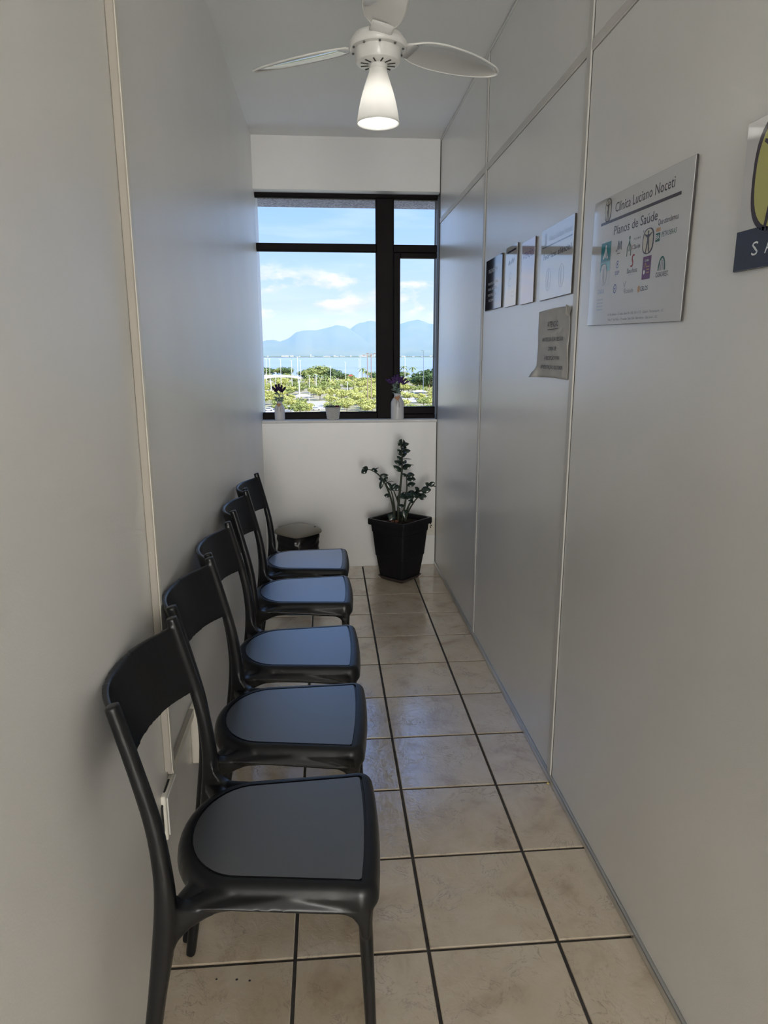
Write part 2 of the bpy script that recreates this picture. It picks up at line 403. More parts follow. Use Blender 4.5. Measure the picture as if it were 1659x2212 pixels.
def build_chair():
    bm = bmesh.new()
    R = []
    for z, i in ((.431, .002), (.440, -.001), (.452, .0), (.463, .0025), (.4695, .006), (.4735, .011), (SZ, .017)):
        R.append([(x, y, z) for x, y in seat_outline(i)])
    rings(bm, R)
    RS = spline(REAR, 4)
    for s in (1, -1):
        tube(bm, [(x, y * s, z) for x, y, z, a, b in RS], [(a, b) for x, y, z, a, b in RS], 16, 2.6)
        # arm between seat corner and post
        tube(bm, [(-.01, .130 * s, .451), (-.06, .148 * s, .447), (-.095, .168 * s, .440), (-.128, .187 * s, .436)],
             [(.018, .020), (.017, .020), (.019, .017), (.022, .014)], 14, 2.6)
        # web
        tube(bm, [(-.085, .10 * s, .448), (-.122, .178 * s, .441)], [(.014, .02), (.014, .02)], 12, 2.6)
        # side apron with its arched ends
        prof = [(.19, .458), (.06, .458), (-.02, .457), (-.06, .456), (-.085, .455), (-.104, .462), (-.116, .478), (-.124, .50), (-.134, .49), (-.142, .40), (-.140, .358),
                (-.127, .362), (-.122, .388), (-.112, .408), (-.095, .422), (-.075, .430), (-.048, .434), (.0, .434), (.10, .431), (.155, .427), (.172, .420), (.182, .406), (.187, .38), (.200, .38), (.203, .43)]
        def yy(x): return .1485 + (.019 * (x + .02) / .241 if x > -.02 else (.0435 * min(1, -(x + .02) / .107) ** 1.4))
        A = [bm.verts.new((x, (yy(x) + .0095) * s, z)) for x, z in prof]; Bv = [bm.verts.new((x, (yy(x) - .018) * s, z)) for x, z in prof]
        bm.faces.new(A); bm.faces.new(list(reversed(Bv)))
        for k in range(len(prof)):
            j = (k + 1) % len(prof); bm.faces.new((A[j], A[k], Bv[k], Bv[j]))
        # front leg
        tube(bm, [(.193, .158 * s, .45), (.1945, .159 * s, .40), (.200, .160 * s, .25), (.209, .162 * s, .0)],
             [(.0165, .0165), (.0125, .0135), (.0108, .0115), (.0085, .0085)], 14, 2.6)
    # curved backrest panel
    def bx(z):
        pts = [(p[2], p[0]) for p in RS]
        for (z1, x1), (z0, x0) in zip(pts[:-1], pts[1:]):
            if z0 <= z <= z1: return x0 + (x1 - x0) * (z - z0) / max(1e-6, z1 - z0)
        return pts[0][1]
    ny, nz, th = 25, 9, .0062
    G = {}
    for side in (0, 1):
        for i in range(ny):
            s = -1 + 2 * i / (ny - 1)
            for j in range(nz):
                z = .668 + (.8085 - .668) * j / (nz - 1)
                b = .060 * (1 - abs(s) ** 2.2)
                G[side, i, j] = bm.verts.new((bx(z) - b + (th if side == 0 else -th), .178 * s, z - .004 * (1 - s * s)))
    for i in range(ny - 1):
        for j in range(nz - 1):
            bm.faces.new((G[0, i, j], G[0, i + 1, j], G[0, i + 1, j + 1], G[0, i, j + 1]))
            bm.faces.new((G[1, i, j], G[1, i, j + 1], G[1, i + 1, j + 1], G[1, i + 1, j]))
    for i in range(ny - 1):
        bm.faces.new((G[0, i, 0], G[1, i, 0], G[1, i + 1, 0], G[0, i + 1, 0]))
        bm.faces.new((G[0, i, nz - 1], G[0, i + 1, nz - 1], G[1, i + 1, nz - 1], G[1, i, nz - 1]))
    for j in range(nz - 1):
        bm.faces.new((G[0, 0, j], G[0, 0, j + 1], G[1, 0, j + 1], G[1, 0, j]))
        bm.faces.new((G[0, ny - 1, j], G[1, ny - 1, j], G[1, ny - 1, j + 1], G[0, ny - 1, j + 1]))
    # every closed shell outwards
    fix(bm)
    tmp = obj('chair_body', bm)
    # groove cutter
    cb = bmesh.new(); o1 = seat_outline(.0240); o0 = seat_outline(.0290); n = len(o1)
    a = [cb.verts.new((x, y, SZ - .0035)) for x, y in o1]; b = [cb.verts.new((x, y, SZ + .01)) for x, y in o1]
    c = [cb.verts.new((x, y, SZ - .0035)) for x, y in o0]; d = [cb.verts.new((x, y, SZ + .01)) for x, y in o0]
    for i in range(n):
        j = (i + 1) % n
        cb.faces.new((a[i], a[j], b[j], b[i])); cb.faces.new((c[j], c[i], d[i], d[j]))
        cb.faces.new((a[j], a[i], c[i], c[j])); cb.faces.new((b[i], b[j], d[j], d[i]))
    fix(cb); cut = obj('groove_cutter', cb)
    m = tmp.modifiers.new('r', 'REMESH'); m.mode = 'VOXEL'; m.voxel_size = .0025; m.adaptivity = 0
    m = tmp.modifiers.new('s', 'SMOOTH'); m.factor = .5; m.iterations = 14
    m = tmp.modifiers.new('b', 'BOOLEAN'); m.operation = 'DIFFERENCE'; m.object = cut; m.solver = 'EXACT'
    dg = bpy.context.evaluated_depsgraph_get()
    me = bpy.data.meshes.new_from_object(tmp.evaluated_get(dg))
    for o in (tmp, cut):
        d_ = o.data; bpy.data.objects.remove(o); bpy.data.meshes.remove(d_)
    me.polygons.foreach_set('use_smooth', [True] * len(me.polygons)); me.set_sharp_from_angle(angle=math.radians(38))
    co = np.zeros(len(me.vertices) * 3); me.vertices.foreach_get('co', co); co = co.reshape(-1, 3)
    cn = np.zeros(len(me.loops) * 3); me.corner_normals.foreach_get('vector', cn); cn = cn.reshape(-1, 3)
    lv = np.zeros(len(me.loops), int); me.loops.foreach_get('vertex_index', lv)
    ls = np.zeros(len(me.polygons), int); me.polygons.foreach_get('loop_start', ls)
    lt = np.zeros(len(me.polygons), int); me.polygons.foreach_get('loop_total', lt)
    ce = np.zeros(len(me.polygons) * 3); me.polygons.foreach_get('center', ce); ce = ce.reshape(-1, 3)
    x, y, z = ce.T
    po = np.array([(p[2], p[0]) for p in RS])[::-1]
    postx = np.interp(z, po[:, 0], po[:, 1])
    lab = np.zeros(len(ce), int)                       # 0 frame
    near_post = (np.abs(x - postx) < .026) & (np.abs(y) > .165) & ((z > .47) | (z < .40))
    lab[near_post & (y > 0)] = 2; lab[near_post & (y < 0)] = 3
    lab[(z > .60) & (np.abs(y) < .1655)] = 1
    lab[(z > .60) & (np.abs(y) >= .1655) & (x < postx - .022)] = 1
    lab[(z < .40) & (x > .1) & (y > 0)] = 4; lab[(z < .40) & (x > .1) & (y < 0)] = 5
    # pad: inside the groove
    from mathutils.geometry import intersect_point_tri_2d
    po2 = np.array(seat_outline(.0275)); ins = np.zeros(len(ce), bool)
    j = len(po2) - 1
    for i in range(len(po2)):
        xi, yi = po2[i]; xj, yj = po2[j]
        ins ^= ((yi > y) != (yj > y)) & (x < (xj - xi) * (y - yi) / ((yj - yi) if yj != yi else 1e-9) + xi)
        j = i
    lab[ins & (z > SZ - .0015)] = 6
    parts = []
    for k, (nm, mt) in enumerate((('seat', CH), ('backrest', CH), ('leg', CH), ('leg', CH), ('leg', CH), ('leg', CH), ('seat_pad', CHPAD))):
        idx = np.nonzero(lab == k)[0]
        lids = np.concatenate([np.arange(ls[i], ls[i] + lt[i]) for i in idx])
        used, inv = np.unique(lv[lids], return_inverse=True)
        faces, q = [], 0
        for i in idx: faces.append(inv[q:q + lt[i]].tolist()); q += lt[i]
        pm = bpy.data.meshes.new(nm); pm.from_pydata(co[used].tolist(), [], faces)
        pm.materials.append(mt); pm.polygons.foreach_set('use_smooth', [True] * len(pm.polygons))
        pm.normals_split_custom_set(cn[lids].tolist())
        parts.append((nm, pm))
    bpy.data.meshes.remove(me)
    return parts
CHAIR = build_chair()
SEATS = [(-.841, 1.168, -.036, 'nearest dark plastic chair, its whole seat and front leg in the foreground'),
         (-.838, 1.592, -.060, 'second dark plastic chair from the camera, faint scratch on its seat'),
         (-.835, 2.003, -.010, 'middle dark plastic chair of the five along the left wall'),
         (-.835, 2.530, -.008, 'fourth dark plastic chair, next before the one beside the waste bin'),
         (-.835, 2.940, -.030, 'farthest dark plastic chair, in front of the waste bin')]
for x, y, r, lab in SEATS:
    t = thing('stacking_chair', lab, 'chair', (x, y, 0), r, 'dark plastic chairs along the left wall')
    for nm, me in CHAIR:
        p = bpy.data.objects.new(nm, me); COL.objects.link(p); p.parent = t

# ------------------------------------------------------------------ ceiling fan with lamp
FX, FY, FZ = -.541, 2.10, 2.150
WHITE = plain('fan_white', (.80, .80, .78), .28, .5)
BLADE = plain('fan_blade_gloss', (.62, .62, .60), .10, 1.0, coat=1.0)
SCREW = plain('screw_steel', (.25, .25, .25), .35, metal=.9)
DARKV = plain('vent_dark', (.03, .025, .02), .7)
def shade_mat():
    m = bpy.data.materials.new('opal_glass'); m.use_nodes = True; nt = m.node_tree; nt.nodes.clear()
    o = nt.nodes.new('ShaderNodeOutputMaterial'); mx = nt.nodes.new('ShaderNodeMixShader'); mx.inputs[0].default_value = .42
    d = nd(nt, 'ShaderNodeBsdfDiffuse'); d.inputs[0].default_value = (.86, .86, .84, 1)
    t = nd(nt, 'ShaderNodeBsdfTranslucent'); t.inputs[0].default_value = (.90, .89, .86, 1)
    g = nd(nt, 'ShaderNodeBsdfGlossy'); g.inputs['Roughness'].default_value = .15
    m2 = nt.nodes.new('ShaderNodeMixShader'); m2.inputs[0].default_value = .04
    nt.links.new(d.outputs[0], mx.inputs[1]); nt.links.new(t.outputs[0], mx.inputs[2])
    nt.links.new(mx.outputs[0], m2.inputs[1]); nt.links.new(g.outputs[0], m2.inputs[2]); nt.links.new(m2.outputs[0], o.inputs[0])
    return m
OPAL = shade_mat()
def emit(name, col, st):
    m = bpy.data.materials.new(name); m.use_nodes = True; nt = m.node_tree; nt.nodes.clear()
    o = nt.nodes.new('ShaderNodeOutputMaterial'); e = nt.nodes.new('ShaderNodeEmission')
    e.inputs[0].default_value = (*col, 1); e.inputs[1].default_value = st; nt.links.new(e.outputs[0], o.inputs[0]); return m
BULB = emit('lit_bulb', (1, .985, .96), 5.0)
fan = thing('ceiling_fan', 'white three-blade ceiling fan with a lit opal glass lamp shade', 'fan', (FX, FY, FZ))
bm = bmesh.new(); lathe(bm, [(.016, .03), (.016, .37), (.055, .375), (.06, .4085)], 20); obj('downrod', bm, WHITE, fan, 40)
bm = bmesh.new(); lathe(bm, [(.022, .040), (.050, .036), (.064, .029), (.071, .020), (.073, .012)], 40); obj('motor_housing', bm, WHITE, fan, 35)
bm = bmesh.new(); lathe(bm, [(.0745, .012), (.0785, .010), (.0795, .004), (.0785, -.003), (.076, -.006), (.062, -.007)], 48); fl = obj('flange', bm, WHITE, fan, 35)
for k in range(10):
    a = 2 * math.pi * (k + .5) / 10
    bm = bmesh.new(); lathe(bm, [(.0032, -.0065), (.0034, -.0095), (.0018, -.0108)], 8, (.0695 * math.cos(a), .0695 * math.sin(a), 0)); obj('screw', bm, SCREW, fl)
bm = bmesh.new(); lathe(bm, [(.0625, -.005), (.0615, -.030), (.0585, -.037), (.050, -.040), (.024, -.041)], 48); dr = obj('lower_cover', bm, WHITE, fan, 35)
for k in range(12):
    a = 2 * math.pi * k / 12 + .2
    bm = B(.027, .048, -.0018, .0018, -.0418, -.0402); bmesh.ops.rotate(bm, verts=bm.verts, matrix=Matrix.Rotation(a, 3, 'Z')); obj('vent_slot', bm, DARKV, dr)
def blade(az):
    # outline: (radius, half width lead, half width trail)
    P = [(.070, .020, .020), (.095, .026, .028), (.13, .040, .048), (.18, .048, .058), (.24, .048, .058), (.30, .042, .052), (.35, .032, .042), (.39, .020, .030), (.412, .008, .016), (.418, .001, .006)]
    bm = bmesh.new(); R = []
    m = Matrix.Rotation(az, 3, 'Z') @ Matrix.Rotation(math.radians(-13), 3, 'X')
    nx = 9
    P2 = spline(P, 3)
    top, bot = [], []
    for r, l, t in P2:
        rowt, rowb = [], []
        for k in range(nx):
            s = k / (nx - 1); w = -t + (l + t) * s
            camber = .006 * (1 - (2 * s - 1) ** 2)
            rowt.append(m @ Vector((r, w, camber + .0016))); rowb.append(m @ Vector((r, w, camber - .0016)))
        top.append(rowt); bot.append(rowb)
    T = [[bm.verts.new(v) for v in r] for r in top]; Bo = [[bm.verts.new(v) for v in r] for r in bot]
    for i in range(len(T) - 1):
        for k in range(nx - 1):
            bm.faces.new((T[i][k], T[i + 1][k], T[i + 1][k + 1], T[i][k + 1])); bm.faces.new((Bo[i][k], Bo[i][k + 1], Bo[i + 1][k + 1], Bo[i + 1][k]))
        bm.faces.new((T[i][0], Bo[i][0], Bo[i + 1][0], T[i + 1][0])); bm.faces.new((T[i][-1], T[i + 1][-1], Bo[i + 1][-1], Bo[i][-1]))
    bm.faces.new([T[0][k] for k in range(nx)] + [Bo[0][k] for k in reversed(range(nx))])
    bm.faces.new([T[-1][k] for k in reversed(range(nx))] + [Bo[-1][k] for k in range(nx)])
    fix(bm); b = obj('blade', bm, BLADE, fan, 45, (0, 0, .013))
    # raised rim along the edge
    edge = [m @ Vector((r, l, 0)) for r, l, t in P2[2:]] + [m @ Vector((r, -t, 0)) for r, l, t in reversed(P2[2:])]
    bm = bmesh.new(); tube(bm, edge, [.0030] * len(edge), 6, ref=m @ Vector((0, 0, 1))); obj('rim', bm, WHITE, b, True)
    # arm to the motor
    bm = bmesh.new(); tube(bm, [m @ Vector((.04, 0, -.004)), m @ Vector((.08, 0, -.003)), m @ Vector((.115, .002, .000))], [(.030, .0045), (.030, .0042), (.030, .0022)], 10, 3, ref=m @ Vector((0, 0, 1))); obj('blade_arm', bm, WHITE, b, True)
for az in (-88.5, 27.5, 147.5): blade(math.radians(az))
bm = bmesh.new(); lathe(bm, [(.0245, -.036), (.0255, -.046), (.0245, -.052)], 28); obj('shade_collar', bm, WHITE, fan, 40)
sp_ = [(.0215, -.046), (.026, -.062), (.034, -.085), (.043, -.112), (.0505, -.140), (.0555, -.165), (.0585, -.185)]
bm = bmesh.new(); pr = spline(sp_, 3); lathe(bm, [(r, z) for r, z in pr] + [(.0592, -.1862), (.0575, -.187)] + [(r - .0022, z) for r, z in reversed(pr)], 40, cap0=False, cap1=False)
shd = obj('lamp_shade', fix(bm), OPAL, fan, True)
bm = bmesh.new(); lathe(bm, [(.012, -.05), (.013, -.100)], 16); obj('lamp_holder', bm, WHITE, fan, True)
bm = bmesh.new(); lathe(bm, spline([(.0125, -.100), (.015, -.108), (.024, -.122), (.029, -.140), (.026, -.157), (.015, -.168), (.001, -.1715)], 3), 24); obj('bulb', fix(bm), BULB, fan, True)

led = thing('ceiling_light', 'long white ceiling light panel behind the photographer', 'ceiling light', (-.44, -.75, HC))
obj('housing', B(-.10, .10, -.62, .62, -.035, -.0005, .004), WHITE, led)
obj('diffuser', B(-.088, .088, -.605, .605, -.0385, -.0345, .001), emit('lit_diffuser', (1, .98, .95), 2.2), led)

# ------------------------------------------------------------------ signs on the right wall
def glossy(name, col, rough=.05, ior=2.3):
    m = plain(name, col, rough, .5, vary=(5, .02)); m.node_tree.nodes['Principled BSDF'].inputs['IOR'].default_value = ior; return m
ACRYL = glossy('white_acrylic', (.60, .61, .63)); NAVYA = glossy('dark_acrylic', (.016, .014, .028)); LILAC = glossy('lilac_acrylic', (.60, .54, .66))
EDGE = plain('acrylic_edge', (.05, .045, .045), .4)
INK = {}
def ink(name, rgb):
    if name not in INK: INK[name] = glossy('ink_' + name, s2l(rgb), .08, 1.75)
    return INK[name]
RW = Matrix(((0, 0, -1), (-1, 0, 0), (0, 1, 0)))      # local x -> -y, local y -> z, local z -> -x
def wall_thing(name, label, cat, y, z, tilt=0, group=None, off=.0):
    t = thing(name, label, cat, group=group)
    m = (RW @ Matrix.Rotation(tilt, 3, 'Z')).to_4x4(); m.translation = (off, y, z); t.matrix_world = m; return t
def text_bm(bm, body, u, v, h, width=None, z=.0, shear=0, align='L'):
    cu = bpy.data.curves.new('t', 'FONT'); cu.body = body; cu.size = 1; cu.resolution_u = 2; cu.shear = shear
    o = bpy.data.objects.new('t', cu); COL.objects.link(o)
    dg = bpy.context.evaluated_depsgraph_get(); me = bpy.data.meshes.new_from_object(o.evaluated_get(dg))
    bpy.data.objects.remove(o); bpy.data.curves.remove(cu)
    if len(me.vertices):
        xs = [q.co.x for q in me.vertices]; x0, x1 = min(xs), max(xs)
        sy_ = h / .70; sx_ = (width / (x1 - x0)) if width else sy_ * .92
        w = (x1 - x0) * sx_
        uo = u - (w / 2 if align == 'C' else 0)
        for q in me.vertices: q.co = Vector(((q.co.x - x0) * sx_ + uo, q.co.y * sy_ + v, z))
        bm.from_mesh(me)
    bpy.data.meshes.remove(me)
def rect(bm, u0, u1, v0, v1, z): 
    bm.faces.new([bm.verts.new(p) for p in ((u0, v0, z), (u1, v0, z), (u1, v1, z), (u0, v1, z))])
def poly(bm, pts, z): bm.faces.new([bm.verts.new((x, y, z)) for x, y in pts])
def ell(bm, cx, cy_, a, b, z, n=28, p=2.0):
    pts = []
    for k in range(n):
        t = 2 * math.pi * k / n; c, s = math.cos(t), math.sin(t)
        pts.append((cx + a * math.copysign(abs(c) ** (2 / p), c), cy_ + b * math.copysign(abs(s) ** (2 / p), s)))
    poly(bm, pts, z)
def ring2(bm, cx, cy_, a, b, w, z, n=28, a0=0, a1=2 * math.pi, p=2.0):
    def pt(t, k):
        c, s = math.cos(t), math.sin(t)
        return (cx + (a - k) * math.copysign(abs(c) ** (2 / p), c), cy_ + (b - k) * math.copysign(abs(s) ** (2 / p), s), z)
    for k in range(n):
        t0 = a0 + (a1 - a0) * k / n; t1 = a0 + (a1 - a0) * (k + 1) / n
        bm.faces.new([bm.verts.new(q) for q in (pt(t0, w), pt(t0, 0), pt(t1, 0), pt(t1, w))])
def stroke(bm, pts, w, z):
    for i in range(len(pts) - 1):
        (x0, y0), (x1, y1) = pts[i], pts[i + 1]; wa = w[i] if isinstance(w, list) else w; wb_ = w[i + 1] if isinstance(w, list) else w
        dx, dy = x1 - x0, y1 - y0; L = math.hypot(dx, dy) or 1; nx, ny = -dy / L / 2, dx / L / 2
        bm.faces.new([bm.verts.new(q) for q in ((x0 - nx * wa, y0 - ny * wa, z), (x1 - nx * wb_, y1 - ny * wb_, z), (x1 + nx * wb_, y1 + ny * wb_, z), (x0 + nx * wa, y0 + ny * wa, z))])
def figure_emblem(parent, cx, cy_, hw, hh, z, line, fill, nm='emblem'):
    """rounded egg with a standing figure, arms raised to the rim"""
    bm = bmesh.new(); ell(bm, cx, cy_, hw, hh, z, 40, 2.7); e = obj(nm, bm, line, parent)
    bm = bmesh.new(); ell(bm, cx - .02 * hw, cy_ + .0 * hh, hw * .86, hh * .93, z + .0002, 40, 2.4); obj('emblem_field', bm, fill, e)
    bm = bmesh.new(); z2 = z + .0004
    ell(bm, cx, cy_ + hh * .70, hw * .11, hh * .115, z2, 14)
    stroke(bm, [(cx - hw * .66, cy_ + hh * .58), (cx - hw * .25, cy_ + hh * .40), (cx, cy_ + hh * .36)], [hw * .07, hw * .16, hw * .26], z2)
    stroke(bm, [(cx + hw * .66, cy_ + hh * .60), (cx + hw * .25, cy_ + hh * .42), (cx, cy_ + hh * .36)], [hw * .07, hw * .16, hw * .26], z2 + .0001)
    stroke(bm, [(cx, cy_ + hh * .60), (cx, cy_ + hh * .38), (cx, cy_ - hh * .05)], [hw * .14, hw * .34, hw * .24], z2 + .0002)
    stroke(bm, [(cx - hw * .05, cy_), (cx - hw * .16, cy_ - hh * .45), (cx - hw * .30, cy_ - hh * .92)], [hw * .2, hw * .14, hw * .10], z2 + .0003)
    stroke(bm, [(cx + hw * .05, cy_), (cx + hw * .18, cy_ - hh * .45), (cx + hw * .30, cy_ - hh * .92)], [hw * .2, hw * .14, hw * .10], z2 + .0004)
    obj('figure', bm, line, e)
    return e
def plate(t, w, h, m, th=.006, edge=EDGE):
    obj('board', B(0, w, 0, h, .0022, th - .0006), edge, t)
    bm = B(.0006, w - .0006, .0006, h - .0006, th - .0006, th + .0006, .0003); obj('face', bm, m, t)
DK = ink('purple_black', (52, 40, 58)); NV = ink('navy', (34, 46, 74)); GREY = ink('grey', (120, 124, 134)); LG = ink('pale_grey', (178, 184, 198))
TEAL = ink('teal', (38, 128, 136)); TEAL2 = ink('pale_teal', (128, 186, 202)); GREEN = ink('green', (30, 92, 78)); RED = ink('red', (150, 40, 52))
PURP = ink('purple', (96, 40, 104)); CREAM = ink('cream', (196, 193, 182)); ORAN = ink('orange', (190, 148, 106)); BLUE = ink('blue', (70, 86, 160)); YEL = ink('lime', (186, 184, 112)); WHT = ink('white', (226, 230, 236))
def letters(t, m, items, nm='lettering'):
    for it in items:
        bm = bmesh.new(); text_bm(bm, *it[:4], **it[4]); obj(nm, bm, m, t)
z1 = .0068
big = wall_thing('clinic_sign', 'large white acrylic sign with clinic name and rows of health plan logos', 'sign', 1.855, 1.4165, -.022)
plate(big, .497, .300, ACRYL)
v0 = .0
letters(big, DK, [('Clínica Luciano Noceti', .133, .258, .0215, dict(width=.290, z=z1)), ('Planos de Saúde', .135, .2070, .0205, dict(width=.224, z=z1)),
                  ('Que atendemos', .364, .1955, .0115, dict(width=.086, z=z1)), ('\u00ae', .296, .191, .004, dict(z=z1))])
bm = bmesh.new(); rect(bm, .050, .453, .2385, .2450, z1); obj('rule', bm, DK, big)
figure_emblem(big, .090, .2700, .0195, .0265, z1, DK, CREAM)
bm = bmesh.new(); rect(bm, .064, .124, .152, .196, z1); tl = obj('logo_tile', bm, TEAL, big)
bm = bmesh.new(); rect(bm, .064, .124, .128, .1515, z1); obj('logo_base', bm, TEAL2, tl)
bm = bmesh.new(); ell(bm, .094, .186, .004, .004, z1 + .0003, 12); stroke(bm, [(.094, .184), (.082, .158)], [.004, .007], z1 + .0003); stroke(bm, [(.094, .184), (.106, .158)], [.004, .007], z1 + .0004); stroke(bm, [(.094, .178), (.094, .160)], .004, z1 + .0005); obj('logo_figure', bm, WHT, tl)
bm = bmesh.new()
stroke(bm, [(.156, .168), (.162, .170), (.166, .184), (.168, .190), (.170, .170), (.175, .188), (.178, .170), (.184, .188), (.187, .169)], .0022, z1); stroke(bm, [(.163, .162), (.180, .162)], .0014, z1); obj('monogram', bm, NV, big)
bm = bmesh.new()
stroke(bm, [(.219, .150), (.219, .168), (.226, .176), (.229, .184)], .003, z1); stroke(bm, [(.239, .150), (.239, .168), (.232, .176), (.229, .184)], .003, z1 + .0001); ell(bm, .229, .189, .0036, .0042, z1, 12); stroke(bm, [(.229, .181), (.229, .160)], .0024, z1 + .0002); obj('logo_person', bm, GREEN, big)
letters(big, RED, [('SC', .241, .162, .0095, dict(width=.012, z=z1))]); letters(big, DK, [('Saúde', .2555, .162, .0095, dict(width=.031, z=z1)), ('P L A N O', .252, .181, .0042, dict(width=.034, z=z1))])
figure_emblem(big, .324, .170, .027, .0262, z1, DK, CREAM)
bm = bmesh.new(); rect(bm, .358, .378, .163, .180, z1); lg = obj('logo_block', bm, GREEN, big)
bm = bmesh.new(); rect(bm, .358, .378, .1825, .1900, z1); obj('logo_bar', bm, ORAN, lg)
letters(big, WHT, [('BR', .3595, .1675, .009, dict(width=.017, z=z1 + .0002))])
letters(big, GREEN, [('PETROBRAS', .384, .170, .0098, dict(width=.064, z=z1, shear=.25))])
bm = bmesh.new(); ring2(bm, .170, .1375, .0072, .0085, .002, z1, 20, .6, 5.9); ell(bm, .1705, .138, .0026, .0032, z1, 12); obj('logo_ring', bm, BLUE, big)
letters(big, BLUE, [('SSP', .159, .114, .009, dict(width=.024, z=z1))])
bm = bmesh.new(); stroke(bm, [(.262, .1485), (.254, .1495), (.250, .143), (.253, .137), (.256, .132), (.253, .126), (.243, .1265)], [.003, .0045, .0055, .006, .0055, .0045, .003], z1); obj('swirl', bm, RED, big)
letters(big, NV, [('Saudesc', .227, .112, .0105, dict(width=.054, z=z1))]); bm = bmesh.new(); stroke(bm, [(.234, .1075), (.270, .1075)], .0016, z1); obj('tagline', bm, LG, big)
bm = bmesh.new(); rect(bm, .307, .347, .092, .139, z1); pc = obj('card_logo', bm, PURP, big)
bm = bmesh.new(); text_bm(bm, 'Cartão', .318, .1285, .0048, width=.018, z=z1 + .0003); ell(bm, .317, .107, .0042, .0048, z1 + .0003, 14); obj('card_lettering', bm, WHT, pc)
bm = bmesh.new(); stroke(bm, [(.318, .116), (.322, .126), (.326, .116)], .0014, z1 + .0003)
for q in (.1175, .1115, .1055): stroke(bm, [(.328, q), (.341, q)], .0018, z1 + .0003)
obj('card_mark', bm, ORAN, pc)
bm = bmesh.new(); ring2(bm, .397, .104, .0165, .028, .0045, z1, 22, 0, math.pi)
obj('arch', bm, GREEN, big)
bm = bmesh.new()
for k, hgt in ((-.009, .013), (-.003, .018), (.0035, .016), (.0095, .011)):
    stroke(bm, [(.397 + k, .104), (.397 + k, .104 + hgt)], .0026, z1); ell(bm, .397 + k, .1063 + hgt, .0018, .0021, z1, 10)
obj('arch_figures', bm, GREY, big)
letters(big, DK, [('CASACARESC', .375, .0915, .0098, dict(width=.053, z=z1))])
bm = bmesh.new(); stroke(bm, [(.050, .151), (.126, .151), (.126, .095), (.046, .095)], .0009, z1); obj('outline_square', bm, LG, big)
figure_emblem(big, .088, .122, .022, .0255, z1, LG, ACRYL, 'pale_emblem')
letters(big, ink('pale_blue', (150, 166, 208)), [('CAIXA', .058, .076, .0115, dict(width=.042, z=z1))])
bm = bmesh.new()
for q in (.062, .054, .046, .038): stroke(bm, [(.058, q), (.096, q)], .0035, z1)
obj('pale_lines', bm, LG, big)
bm = bmesh.new(); ring2(bm, .165, .083, .0085, .0105, .0022, z1, 22); stroke(bm, [(.165, .089), (.165, .077)], .0016, z1); stroke(bm, [(.161, .083), (.169, .083)], .0016, z1 + .0001); obj('seal', bm, BLUE, big)
bm = bmesh.new(); stroke(bm, [(.213, .094), (.219, .084), (.218, .072)], .0016, z1); stroke(bm, [(.226, .096), (.219, .084)], .0016, z1); obj('sprig', bm, GREY, big)
letters(big, GREY, [('Elosaúde', .222, .069, .0100, dict(width=.047, z=z1))])
bm = bmesh.new(); ell(bm, .297, .0735, .0056, .0075, z1, 18); obj('disc', bm, ORAN, big)
letters(big, NV, [('CELOS', .305, .069, .0095, dict(width=.036, z=z1))])
letters(big, GREY, [('Av. Rio Branco - 2º andar, Salas 201, 202, 203 e 212 - Centro - Florianópolis - SC', .133, .0215, .0052, dict(width=.290, z=z1)),
                    ('Rua 1º de Maio - 2º andar, Sala 204 - Barreiros - São José - SC', .140, .0095, .0052, dict(width=.258, z=z1))], 'address_lines')

sc = wall_thing('silence_sign', 'white acrylic sign asking for silence, beside the second partition post', 'sign', 2.293, 1.511, 0)
plate(sc, .296, .212, ACRYL)
letters(sc, LG, [('Clínica Luciano Noceti', .075, .170, .017, dict(width=.205, z=z1))]); letters(sc, DK, [('Favor fazer ', .030, .121, .0165, dict(width=.122, z=z1)), ('silêncio!', .168, .121, .0175, dict(width=.112, z=z1)), ('silêncio!', .1686, .1212, .0175, dict(width=.112, z=z1 + .0001))])
bm = bmesh.new(); rect(bm, .012, .284, .156, .1595, z1); obj('rule', bm, GREY, sc)
figure_emblem(sc, .038, .181, .015, .018, z1, LG, ACRYL)
for cx in (.085, .205):
    bm = bmesh.new(); ring2(bm, cx, .058, .024, .034, .003, z1, 24); stroke(bm, [(cx, .084), (cx - .004, .05), (cx + .002, .032)], [.004, .008, .004], z1); obj('pale_drawing', bm, LG, sc)
sa = wall_thing('dark_notice', 'dark navy glossy notice with white lettering, farthest of the wall signs', 'sign', 3.068, 1.525)
plate(sa, .275, .203, NAVYA)
letters(sa, WHT, [('PREZADO(A)', .050, .148, .015, dict(width=.150, z=z1)), ('PEGAR SUA SENHA', .050, .100, .0105, dict(width=.165, z=z1)), ('PARA ASSINAR', .050, .078, .0105, dict(width=.150, z=z1)),
                  ('PRESENÇA NA', .050, .055, .0105, dict(width=.140, z=z1)), ('PRÓXIMA', .062, .033, .0105, dict(width=.100, z=z1))])
sb = wall_thing('small_white_notice', 'small white glossy notice with dark marks, second sign from the window', 'sign', 2.737, 1.519)
plate(sb, .158, .215, ACRYL)
bm = bmesh.new(); stroke(bm, [(.020, .196), (.140, .196)], .006, z1); stroke(bm, [(.040, .150), (.052, .163), (.064, .150)], .008, z1); stroke(bm, [(.078, .152), (.096, .168)], .009, z1); stroke(bm, [(.100, .152), (.118, .166)], .008, z1); obj('mark', bm, DK, sb)
bm = bmesh.new(); ring2(bm, .07, .11, .018, .012, .003, z1, 18); obj('pale_ring', bm, LG, sb)
bm = bmesh.new(); ring2(bm, .07, .085, .022, .014, .003, z1, 18, 1, 6); obj('pale_ring', bm, LG, sb)
for q in (.05, .035): bm = bmesh.new(); stroke(bm, [(.09, q), (.13, q)], .002, z1); obj('pale_line', bm, LG, sb)
